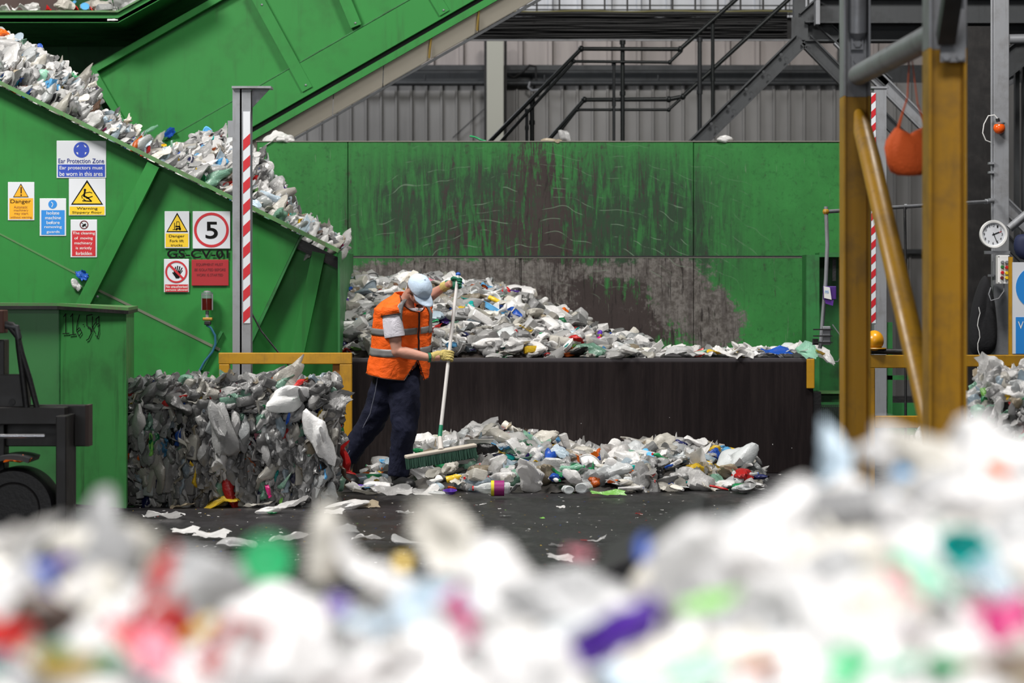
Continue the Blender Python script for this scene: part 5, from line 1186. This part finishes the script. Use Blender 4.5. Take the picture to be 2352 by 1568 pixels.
MIXF = {'film_scrap': 3.2, 'plastic_bag': 2.8, 'plastic_bottle': 2.6, 'plastic_tub': .8, 'milk_jug': .9, 'bottle_cap': .35, 'squashed_container': 1.6}
def put_fl(px, y, individual, near=False):
    x = (px-1176)*y/F; h = fl_h(x, y)
    if abs(px-925) < 45 and y < 22.8: return False
    k = kinds(RN, MIXF); s = RN.uniform(.12, .30)*(.28 if k == 'bottle_cap' else 1); c = pick(RN, .35, .0, 1.3)
    z = max(h, 0)+.05; 
    if h <= .03: z = .035*(1 if k not in ('plastic_bottle', 'milk_jug') else 1.2)
    r = (RN.gauss(.15, .35), RN.gauss(0, .35), RN.gauss(0, .8)+(3.14 if RN.random() < .5 else 0)) if h > .05 else (RN.gauss(0, .12), RN.gauss(0, .12), RN.uniform(0, 6.3))
    pl = 'in the swept floor heap under the broom' if px < 1120 else ('in the middle of the swept floor heap' if px < 1420 else 'in the right half of the swept floor heap')
    if individual: item(k, (x, y, z), r, s, c, pl, 1. if h > .05 else .6, parts=(k == 'plastic_bottle'))
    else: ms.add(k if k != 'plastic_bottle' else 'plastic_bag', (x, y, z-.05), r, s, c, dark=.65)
    return True
n = 0
while n < 420:
    px, y = RN.uniform(800, 1740), RN.uniform(22.3, 24.2)
    if fl_h((px-1176)*y/F, y) > .03 and put_fl(px, y, False): n += 1
n = 0
while n < 230:
    px, y = RN.uniform(812, 1750), RN.uniform(22.0, 23.9)
    if fl_h((px-1176)*y/F, y) > -.03 and put_fl(px, y, True): n += 1
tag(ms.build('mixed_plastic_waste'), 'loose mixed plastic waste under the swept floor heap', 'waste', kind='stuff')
def on_floor(px, py, lift=0): d = floor_d(py); return Vector((X(px, d), d, lift))
SPEC = [('plastic_bottle', 1130, 1146, .30, 'clear', .11, 'clear bottle with a purple and yellow label in front of the floor heap', (0, 0, PI), 1),
        ('plastic_bottle', 860, 1118, .34, 'bluish clear', .09, 'pale blue water bottle lying left of the front boot', (0, 0, .08), 0),
        ('plastic_bottle', 1302, 1146, .20, 'clear', .10, 'clear round bottle end facing out at the front of the floor heap', (0, 0, PI/2+.2), 1), ('plastic_bottle', 1345, 1146, .26, 'clear', .12, 'large clear bottle end beside the smaller round one', (0, 0, PI/2-.3), 1),
        ('plastic_bottle', 1275, 1118, .22, 'green clear', .18, 'green tinted round bottle end in the floor heap', (.1, .2, PI/2), 1), ('plastic_bottle', 1468, 1128, .26, 'clear', .10, 'clear bottle with an orange label at the heap front', (0, 0, -.1), 1),
        ('film_scrap', 1400, 1142, .22, 'light green', .03, 'bright green film strip on the floor before the heap', (0, 0, .1), None),
        ('plastic_tub', 1034, 1139, .10, 'purple', .03, 'small purple cup on the floor left of the labelled bottle', (.3, 0, 0), None), ('film_scrap', 900, 1136, .34, 'white', .05, 'white film and foil lying before the front boot', (.2, 0, .2), None)]
for k, px, py, s, c, z, l, r, i in SPEC:
    o = item(k, on_floor(px, py, z if k != 'plastic_bottle' else z*.75), r, s, c, '', label=l, i=i, parts=True)
    o.scale = (s*1.1, s, s) if c != 'light green' else (s*1.4, s*.35, s*.4)
    if k == 'film_scrap' and c == 'white': o.scale = (s, s*.6, s*.35)
def wrap_label(o, c1, c2):
    m = MB(); m.lathe([(.196, -.28), (.196, -.05)], (0, 0, 0), 20, 'x'); me_o = m.build('label', c1, None, loc=(0, 0, 0), smooth=True); me_o.location = (0, 0, 0); me_o.parent = o
    m = MB(); m.lathe([(.198, -.05), (.198, .02)], (0, 0, 0), 20, 'x'); q = m.build('label_band', c2, None, loc=(0, 0, 0), smooth=True); q.location = (0, 0, 0); q.parent = o
wrap_label(ITEMS[-9][0], plain('label_magenta', (.28, .02, .16), .4), plain('label_yellow', (.7, .6, .02), .4))
for px, py, s, k, c, l in ((1300, 1018, .20, 'milk_jug', 'white', 'white carton standing upright against the stained wall'), (1124, 1003, .20, 'plastic_bottle', 'clear', 'crushed silvery bottle on the crest of the floor heap'), (1175, 1010, .26, 'film_scrap', 'brown', 'dark olive and red wrapper on the crest of the floor heap'), (1357, 1054, .26, 'film_scrap', 'orange', 'bright orange film in the dip of the floor heap'),
                           (1595, 1040, .36, 'film_scrap', 'white', 'large white pointed bag on the right crest of the floor heap'), (1290, 1050, .38, 'film_scrap', 'white', 'large white folded sheet in the middle of the floor heap'), (1420, 1050, .30, 'plastic_bag', 'white', 'puffy white bag beside the bright orange film'),
                           (1530, 1075, .20, 'squashed_container', 'yellow', 'mustard yellow squashed container in the right half of the floor heap'), (1450, 1112, .14, 'film_scrap', 'magenta', 'magenta ribbon of film at the heap front'), (1690, 1060, .36, 'plastic_bag', 'clear', 'clear bag at the right end of the floor heap'), (1060, 1078, .30, 'plastic_bag', 'pink', 'pinkish film behind the broom bristles'), (985, 1092, .36, 'plastic_bag', 'white', 'big white bag between the boot and the heap')):
    if c == 'white': s *= .85
    d = 22.6 if py > 1090 else (23.0 if py > 1045 else 23.5)
    item(k, P(px, py, d), (RN.gauss(0, .3) if px != 1300 else .1, RN.gauss(0, .3) if px != 1300 else 1.2, RN.uniform(-.5, .5)), s, c, '', label=l, mk='film' if c != 'clear' else None)
# red packet at the bale end
item('film_scrap', P(188, 632, C1-.04), (1.4, .4, 0), .11, 'blue', '', label='blue rag scrap caught behind the big stiffener of the conveyor', mk='film'); item('plastic_bag', P(178, 655, C1-.03), (1.4, .9, 0), .09, 'pale grey', '', label='grey scrap stuck beside the blue rag on the conveyor')
item('squashed_container', P(803, 1052, 21.0), (.2, 1.3, .2), .26, 'red', '', label='red crumpled packet standing at the right end of the bale', mk='film'); item('squashed_container', P(796, 1088, 20.9), (.2, 1.4, .2), .15, 'brown', '', label='amber squashed pot under the red packet')
# loose bits on the open floor
LF = [(375, 1192, .27, 'film_scrap', 'white', 'white film scrap alone on the floor before the bale'), (612, 1180, .18, 'plastic_bag', 'white', 'small white bag on the floor beside the green cap'), (625, 1182, .08, 'plastic_tub', 'green', 'tiny green tub on the floor before the bale'), (665, 1168, .34, 'film_scrap', 'white', 'long white curved sheet before the right half of the bale'),
      (800, 1168, .24, 'plastic_bag', 'white', 'white rumpled bag on the floor right of the bale'), (770, 1182, .16, 'film_scrap', 'white', 'flat white film beside the rumpled bag'), (848, 1166, .18, 'film_scrap', 'beige', 'beige leaf-like scrap right of the rumpled bag'), (845, 1240, .19, 'film_scrap', 'white', 'white three-pointed scrap in the middle of the open floor'),
      (950, 1256, .33, 'squashed_container', 'pale grey', 'flattened pale bottle lying across the open floor'), (790, 1225, .22, 'film_scrap', 'grey', 'thin grey film flat on the open floor'), (490, 1240, .26, 'film_scrap', 'white', 'white film half hidden by the near heap'), (545, 1262, .26, 'squashed_container', 'pale grey', 'pale flattened bottle at the edge of the near heap'), (660, 1243, .26, 'film_scrap', 'white', 'pale film lying beside the near green lid'), (430, 1228, .20, 'film_scrap', 'white', 'rounded white film behind the near heap'),
      (1342, 1243, .05, 'bottle_cap', 'red', 'small red lid alone on the open floor'), (1372, 1244, .14, 'film_scrap', 'pale grey', 'thin pale strip beside the small red lid'), (1278, 1256, .09, 'film_scrap', 'pale grey', 'small pale scrap on the floor below the red lid'), (1290, 1290, .17, 'film_scrap', 'white', 'white scrap at the edge of the near heap under the red lid'), (1246, 1192, .04, 'film_scrap', 'light green', 'tiny green scrap in the middle of the open floor'), (1288, 1166, .07, 'film_scrap', 'white', 'tiny silvery scrap before the round bottles'),
      (1467, 1182, .05, 'film_scrap', 'red', 'tiny reddish scrap on the open floor at right'), (930, 1180, .12, 'film_scrap', 'pale grey', 'thin grey shred left of the open floor centre'), (1160, 1188, .08, 'film_scrap', 'grey', 'dull grey shred on the open floor'), (500, 1166, .3, 'film_scrap', 'yellow', 'pale yellow film strip along the foot of the bale'), (310, 1164, .13, 'film_scrap', 'white', 'white scrap at the foot of the bale beside the bin'), (415, 1167, .16, 'film_scrap', 'beige', 'beige strip at the foot of the bale'), (590, 1167, .2, 'film_scrap', 'off-white', 'off-white strip at the foot of the bale'), (1010, 1137, .2, 'squashed_container', 'clear', 'clear crushed bottle on the floor near the purple cup'), (840, 1135, .22, 'film_scrap', 'off-white', 'off-white film on the floor left of the boot'), (1110, 1160, .06, 'film_scrap', 'white', 'tiny white scrap under the labelled bottle')]
for px, py, s, k, c, l in LF: item(k, on_floor(px, py, s*.10+.004), (RN.gauss(0, .06), RN.gauss(0, .06), RN.uniform(-.4, .4)), s, c, '', label=l, flat=.45, mk='film')
ms = Mass()
for i in range(700):
    y = RN.uniform(15, 24.3); px = RN.uniform(300, 1800); x = (px-1176)*y/F; s = RN.uniform(.006, .028)
    ms.add('film_scrap', (x, y, .004+s*.1), (0, 0, RN.uniform(0, 6)), s, RN.choice(['white', 'white', 'off-white', 'pale grey', 'white', 'red', 'blue', 'light green', 'yellow']), .4)
tag(ms.build('floor_specks'), 'tiny specks of shredded plastic strewn over the dark floor', 'litter', kind='stuff')
# ------------------------------------------------------------------ bale
BX0, BX1, BY0, BY1, BH = X(296, 20.75), X(752, 20.75), 20.75, 21.95, Z(878, 20.75)
bale = thing('pressed_bale', 'grey pressed bale of mixed plastic standing beside the green bin', 'bale', ((BX0+BX1)/2, (BY0+BY1)/2, 0))
ms = Mass(); m = MB(); m.box((BX0+.03, BY0+.06, .01), (BX1-.05, BY1-.05, BH-.05)); ms.raw(m.v, m.f, (.018, .016, .015))
def bale_piece(k, x, z, front=True, s=None, c=None, top=False, part=False, side=False):
    s = s or RN.uniform(.10, .28); c = c or pick(RN, -.45, 1.0); h = z/BH
    bulge = .05*math.sin(max(0, min(1, h))*PI)
    if top: loc = (x, RN.uniform(BY0+.0, BY0+.75), BH-.04+RN.uniform(-.02, .03)); r = (RN.gauss(0, .3), RN.gauss(0, .3), RN.uniform(0, 6.3))
    elif side: loc = (BX1-.03+bulge+RN.uniform(-.03, .02), RN.uniform(BY0, BY1), z); r = (RN.gauss(0, .3), PI/2+RN.gauss(0, .3), RN.gauss(PI/2, .2))
    else:
        loc = (x, BY0-bulge+.03+RN.uniform(-.02, .05), z); vert = h < .72
        # long axis up the face; thin axis sideways or toward the viewer
        r = (RN.gauss(0, .25)+(PI/2 if RN.random() < .62 else RN.uniform(-.3, .3)), (-PI/2 if vert else -.45)+RN.gauss(0, .22 if vert else .35), RN.gauss(0, .35))
    if part:
        me = proto_mesh(k, RN.randrange(len(PR[k])), MATK[k] if c != 'clear' else 'film'); o = bpy.data.objects.new('pressed_piece', me); COL.objects.link(o); o.parent = bale; o.location = Vector(loc)-wloc(bale); o.rotation_euler = r; o.scale = (s*1.15, s*.72, s)
        cc = CC[c]; j = RN.uniform(.55, .85); o.color = (cc[0]*j, cc[1]*j, cc[2]*j, 1)
        if c not in ('white', 'off-white', 'pale grey', 'grey', 'clear'): o['label'] = f'{c} pressed piece'
        return o
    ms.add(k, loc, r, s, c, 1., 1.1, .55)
KB = ['squashed_container']*5+['film_scrap']*3+['plastic_bag', 'milk_jug']
for i in range(1250): bale_piece(RN.choice(KB), RN.uniform(BX0, BX1), RN.uniform(.03, BH), s=RN.uniform(.07, .22))
for i in range(420): bale_piece(RN.choice(KB), RN.uniform(BX0, BX1), BH, top=True, s=RN.uniform(.08, .2), c=pick(RN, .3, .3))
for i in range(260): bale_piece(RN.choice(KB), 0, RN.uniform(.03, BH), side=True, s=RN.uniform(.08, .2))
o = ms.build('pressed_mass', parent=bale); o['kind'] = 'stuff'
for i in range(62): bale_piece(RN.choice(KB), RN.uniform(X(300, 20.7), BX1), RN.uniform(.05, BH*.98), s=RN.uniform(.16, .32), part=True)
for i in range(22): bale_piece(RN.choice(KB), RN.uniform(X(300, 20.7), BX1), BH, top=True, s=RN.uniform(.14, .26), part=True, c=pick(RN, .8, .2))
for px, py, s, c in ((348, 1020, .16, 'light green'), (400, 925, .2, 'red'), (508, 1000, .34, 'grey'), (617, 1127, .11, 'magenta'), (440, 1090, .2, 'yellow'), (662, 960, .08, 'blue'), (742, 1075, .16, 'light blue'), (722, 1003, .11, 'orange'), (730, 990, .3, 'white'), (660, 890, .3, 'white'), (690, 855, .14, 'red'), (645, 1148, .1, 'light green')):
    if px in (660, 690): py += 25
    o = bale_piece('squashed_container' if s < .25 else 'plastic_bag', X(px, 20.7), Z(py, 20.7), s=s, c=c, part=True); o.location.y -= .06; j = 1.2; o.color = tuple(min(1, q*j) for q in CC[c])+(1,)
    if px in (508, 730): o.rotation_euler = (1.4, 1.4, .2)
# ------------------------------------------------------------------ mound behind the frame, right
ms = Mass()
MT = [(2120, 1000), (2180, 950), (2235, 900), (2262, 862), (2285, 842), (2320, 848), (2352, 840), (2450, 830), (2600, 900)]
def mh(x, y): px = x*F/18.+1176; return max(0, Z(interp(MT, px), 18)*max(0, 1-((y-18)/1.3)**2)-.04)
heightfield(ms, X(2080, 18), X(2640, 18), 16.7, 19.3, lambda x, y: mh(x, y)-.09, 40, 30, (.2, .2, .2), .05, -.02)
for i in range(1300):
    x = RN.uniform(X(2110, 18), X(2640, 18)); y = RN.uniform(16.65, 19.2); s = RN.uniform(.07, .16); ms.add(RN.choice(['film_scrap', 'squashed_container', 'plastic_bag']), (x, y, mh(x, y)), rrot(.7), s, pick(RN, .5, .4), dark=.9)
for i in range(50):
    px = RN.uniform(2225, 2352); x = X(px, 17.8); y = RN.uniform(17.4, 18.2); item(RN.choice(['film_scrap', 'squashed_container', 'plastic_bag', 'film_scrap']), (x, y, mh(x, y)+.03), rrot(.7), RN.uniform(.08, .16), pick(RN, .5, .2), 'in the small mound behind the yellow frame')
item('film_scrap', P(2280, 845, 17.9), (1.2, .7, 0), .22, 'white', '', label='white folded film standing on the small mound behind the frame')
tag(ms.build('mixed_plastic_waste'), 'crumpled plastic waste filling the small mound behind the yellow frame', 'waste', kind='stuff')
# ------------------------------------------------------------------ near heap, out of focus
NTOP = [(-400, 1190), (0, 1200), (60, 1235), (105, 1275), (160, 1215), (230, 1200), (330, 1235), (420, 1290), (560, 1330), (700, 1320), (800, 1330), (900, 1335), (960, 1310), (1040, 1275), (1150, 1260), (1260, 1300), (1340, 1320), (1470, 1330), (1520, 1300), (1600, 1235), (1700, 1185), (1800, 1140), (1880, 1060), (1960, 1025), (2040, 1050), (2080, 1050), (2140, 1040), (2200, 1000), (2260, 980), (2352, 960), (2700, 900)]
YC = 3.4; KN = .7
def nh(x, y):
    px = x*F/YC+1176; zt_ = Z(interp(NTOP, px), YC)-.035
    if y < YC:
        k = (YC-y)/1.; zb_ = 1.17; return zt_+(zb_-zt_)*min(1, k)**1.3 if k < 1 else zb_-(k-1)*.9
    return zt_-(y-YC)*.75
ms = Mass(); heightfield(ms, -2.6, 2.6, 1.1, 5.2, lambda x, y: max(nh(x, y)-.06, -.02), 120, 80, (.50, .49, .47), .05, -.02)
for i in range(1100):
    x = RN.uniform(-2., 2.) if i % 3 == 0 else RN.uniform(-.72, .8); y = RN.uniform(2.0, 4.0); z = nh(x, y)
    if z > 0: ms.add(RN.choice(['film_scrap', 'plastic_bag', 'squashed_container', 'milk_jug']), (x, y, z-.04), rrot(.5), RN.uniform(.09, .19), RN.choice(['white', 'white', 'white', 'off-white', 'pale grey', 'white']), 1.)
tag(ms.build('mixed_plastic_waste'), 'white plastic waste filling the large blurred heap nearest the viewer', 'waste', kind='stuff')
MIXN = {'film_scrap': 2, 'plastic_bag': 3.4, 'plastic_bottle': .8, 'plastic_tub': .5, 'milk_jug': 1.6, 'squashed_container': 2.2}
n = 0
while n < 240:
    y = RN.uniform(2.45, 3.45); px = RN.uniform(-40, 2400); x = (px-1176)*y/F; k = kinds(RN, MIXN); s = RN.uniform(.09, .22); z = nh(x, y)-.2*s
    c = RN.choice(['white']*11+['off-white']*4+['pale grey']*4+['clear', 'grey', 'light blue', 'green clear', 'beige', 'bluish clear', 'pink'])
    pl = ('on the left part of the near blurred heap' if px < 600 else ('in the middle of the near blurred heap' if px < 1450 else 'on the high right part of the near blurred heap'))
    item(k, (x, y, z), rrot(.5), s, c, pl, .9, mk='film' if k != 'plastic_bottle' else None); n += 1
NS = [('plastic_tub', 2215, 1262, 4.35, .085, 'teal', 'bright teal tub sunk in the right part of the near heap'), ('squashed_container', 1056, 1425, 4.0, .10, 'magenta', 'magenta crumpled pot in the middle of the near heap'), ('squashed_container', 1395, 1440, 3.95, .15, 'purple', 'purple squashed strip slanting in the near heap'),
      ('bottle_cap', 612, 1285, 4.55, .075, 'green', 'bright green lid on the crest of the near heap'), ('film_scrap', 330, 1375, 4.1, .13, 'red', 'large red wrapper on the left of the near heap'), ('film_scrap', 385, 1430, 4.0, .12, 'red', 'dark red torn wrapper under the large red one'), ('squashed_container', 528, 1480, 3.8, .12, 'red', 'narrow red strip low in the near heap'),
      ('squashed_container', 2292, 1066, 4.7, .09, 'orange', 'orange packet high in the right of the near heap'), ('plastic_tub', 150, 1535, 3.6, .09, 'yellow', 'yellow tub at the bottom left of the near heap'), ('plastic_tub', 228, 1530, 3.62, .07, 'green', 'green tub beside the yellow one in the near heap'), ('squashed_container', 138, 1355, 4.2, .10, 'blue', 'blue bottle shape on the left of the near heap'),
      ('film_scrap', 130, 1300, 4.6, .08, 'purple', 'violet film above the blue shape on the left of the near heap'), ('film_scrap', 12, 1460, 3.8, .08, 'red', 'red scrap at the left edge of the near heap'), ('squashed_container', 8, 1545, 3.5, .08, 'navy', 'navy shape at the lower left corner of the near heap'), ('bottle_cap', 775, 1388, 4.3, .035, 'purple', 'small violet lid in the middle of the near heap'),
      ('film_scrap', 1638, 1378, 4.1, .08, 'light green', 'pale green scrap on the right slope of the near heap'), ('squashed_container', 2090, 1195, 4.6, .22, 'navy', 'dark navy strip under the beige bag in the near heap'), ('squashed_container', 2030, 1160, 4.7, .22, 'beige', 'beige squashed bag above the dark navy strip'), ('film_scrap', 2075, 1330, 4.1, .08, 'pink', 'pink scrap left below the bright teal tub'),
      ('film_scrap', 2310, 1420, 3.9, .09, 'magenta', 'dark red scrap at the right edge of the near heap'), ('plastic_tub', 1745, 1535, 3.6, .07, 'orange', 'orange tub at the bottom of the near heap'), ('plastic_tub', 2165, 1540, 3.6, .07, 'green', 'dark green tub at the bottom right of the near heap'), ('film_scrap', 1955, 1545, 3.55, .08, 'green', 'dark green scrap left of the green tub in the near heap'),
      ('squashed_container', 925, 1290, 5.0, .06, 'yellow', 'olive yellow packet on the crest beside the near spike'), ('film_scrap', 880, 1400, 4.2, .12, 'bluish clear', 'bluish film in the middle of the near heap'), ('squashed_container', 2040, 1130, 4.9, .14, 'light blue', 'light blue strip behind the beige bag in the near heap'), ('film_scrap', 350, 1480, 3.85, .10, 'pink', 'pink translucent film below the red wrapper'), ('squashed_container', 455, 1440, 3.95, .06, 'yellow', 'small amber piece beside the dark red wrapper'),
      ('squashed_container', 1480, 1290, 4.85, .10, 'blue', 'blue piece at the foot of the near right heap'), ('film_scrap', 1330, 1275, 5.1, .06, 'pink', 'pink tip on the crest of the near heap'), ('film_scrap', 1690, 1505, 3.7, .10, 'off-white', 'off-white film low in the near heap'), ('plastic_bag', 100, 1420, 4., .09, 'brown', 'brownish bag below the blue shape'),
      ('plastic_bag', 250, 1250, 4.7, .26, 'off-white', 'big rounded off-white bag on the left crest of the near heap'), ('plastic_bag', 420, 1310, 4.6, .24, 'pale grey', 'grey rounded bag right of the big off-white bag'), ('film_scrap', 40, 1245, 4.8, .16, 'white', 'white pointed film at the upper left of the near heap'), ('plastic_bottle', 745, 1240, 4.8, .17, 'off-white', 'upright off-white bottle spike on the near crest'),
      ('film_scrap', 1018, 1235, 4.8, .13, 'off-white', 'slanting off-white spike on the middle crest'), ('plastic_bag', 1130, 1290, 4.75, .24, 'white', 'big white bag right of the slanting spike'), ('plastic_bag', 1330, 1370, 4.5, .26, 'pale grey', 'big pale grey bag in the middle of the near heap'), ('plastic_bag', 1590, 1270, 4.5, .28, 'white', 'very large white bag on the right slope of the near heap'),
      ('plastic_bag', 1780, 1200, 4.7, .28, 'white', 'second very large white bag higher on the right slope'), ('plastic_bag', 1900, 1300, 4.4, .26, 'white', 'white bag below the beige bag in the near heap'), ('plastic_bag', 2250, 970, 5.0, .22, 'white', 'white bag on the highest crest by the yellow post'), ('milk_jug', 2330, 1000, 5.0, .24, 'white', 'white jug on the highest crest at the edge'), ('plastic_bag', 2055, 1040, 5.1, .12, 'white', 'small white bag tip before the yellow tube brace'),
      ('film_scrap', 1910, 1060, 5.1, .16, 'bluish clear', 'bluish film tip left of the farther yellow post foot'), ('plastic_bag', 2180, 1120, 4.8, .24, 'white', 'white bag under the highest crest'), ('film_scrap', 2300, 1180, 4.5, .2, 'white', 'white sheet above the bright teal tub'), ('plastic_bag', 640, 1400, 4.2, .24, 'white', 'white bag under the green lid in the near heap'), ('plastic_bag', 660, 1520, 3.7, .24, 'white', 'bright white bag at the bottom of the near heap'), ('plastic_bag', 1240, 1530, 3.7, .24, 'white', 'bright white bag at the bottom beside the purple strip'), ('film_scrap', 840, 1300, 4.9, .14, 'white', 'white sheet edge between the two spikes')]
for k, px, py, d_, s, c, l in NS:
    r = rrot(.35)
    if px == 1395: r = (.3, -.75, 0)
    if px == 528: r = (.3, -.8, 0)
    if px == 745: r = (0, -1.5, 0)
    if px == 1018: r = (1.3, .9, 0)
    if px in (2090, 2030): r = (.2, -.28, 0)
    if px == 2215: r = (1.35, .3, 0)
    if px == 612: r = (1.2, .4, 0)
    if px == 138: r = (.2, 1.35, 0)
    if px == 1056: r = (.8, 1.2, 0)
    # stand each well clear of the white waste that fills the slope
    if s >= .2: py += 45; s *= .8
    d_ *= KN; s *= KN
    o = item(k, P(px, py, d_-.12 if s < .16*KN else d_), r, s*(1.05 if s < .16*KN else 1.0), c, '', label=l, mk='solid' if c in ('teal', 'green', 'orange', 'yellow') else 'film')
o = MB(); o.pprism([(1375, 1285), (1520, 1165), (1590, 1150), (1560, 1230), (1500, 1320), (1420, 1330)], 6.9, 7.1)
# a black crate corner beyond the heap, and the ground it leans on
t = MB(); a = [(X(1360, 6.6), 6.35), (X(1600, 6.6), 6.2), (X(1640, 6.6), 6.75), (X(1400, 6.6), 6.9)]
zs = (Z(1290, 6.6), Z(1165, 6.6), Z(1140, 6.6), Z(1280, 6.6))
t.add([(x, y, 0.0) for x, y in a]+[(x, y, z) for (x, y), z in zip(a, zs)], [(3,2,1,0), (4,5,6,7)]+[(i, (i+1) % 4, (i+1) % 4+4, i+4) for i in range(4)])
tag(t.build('black_crate', 'black', mods=[('BEVEL', dict(width=.02, segments=3))]), 'black plastic crate corner rising behind the near heap', 'crate')
item('film_scrap', P(38, 1054, 17.35), (.2, 0, 0), .16, 'orange', '', label='orange scrap caught on the fork lift carriage', mk='film', flat=.5)
# ------------------------------------------------------------------ labels
from collections import defaultdict
ORD = ['leftmost', 'second from left', 'third from left', 'fourth from left', 'fifth from left', 'sixth from left', 'seventh from left', 'eighth from left', 'ninth from left', 'tenth from left', 'eleventh from left', 'twelfth from left']
NUM = ['', '', 'two', 'three', 'four', 'five', 'six', 'seven', 'eight', 'nine', 'ten', 'eleven', 'twelve']
grp = defaultdict(list)
for o, kind, color, place, label in ITEMS:
    if label: o['label'] = label
    else: grp[(color, kind, place)].append(o)
for (color, kind, place), l in grp.items():
    l.sort(key=lambda o: o.location.x/o.location.y); base = f'{color} {PHR[kind]} {place}'
    if len(l) == 1: l[0]['label'] = base
    elif len(l) <= 12:
        for i, o in enumerate(l):
            s = f'{base}, {ORD[i]} of {NUM[len(l)]}'
            o['label'] = s if len(s.split()) <= 16 else f'{base}, {ORD[i]}'
            if len(o['label'].split()) > 16: o['label'] = f'{color} {PHR[kind].split()[-1]} {place}, {ORD[i]}'
            o['group'] = f'{PHR[kind]}s {place}'
    else:
        for o in l: o['label'] = base; o['group'] = base+' group'
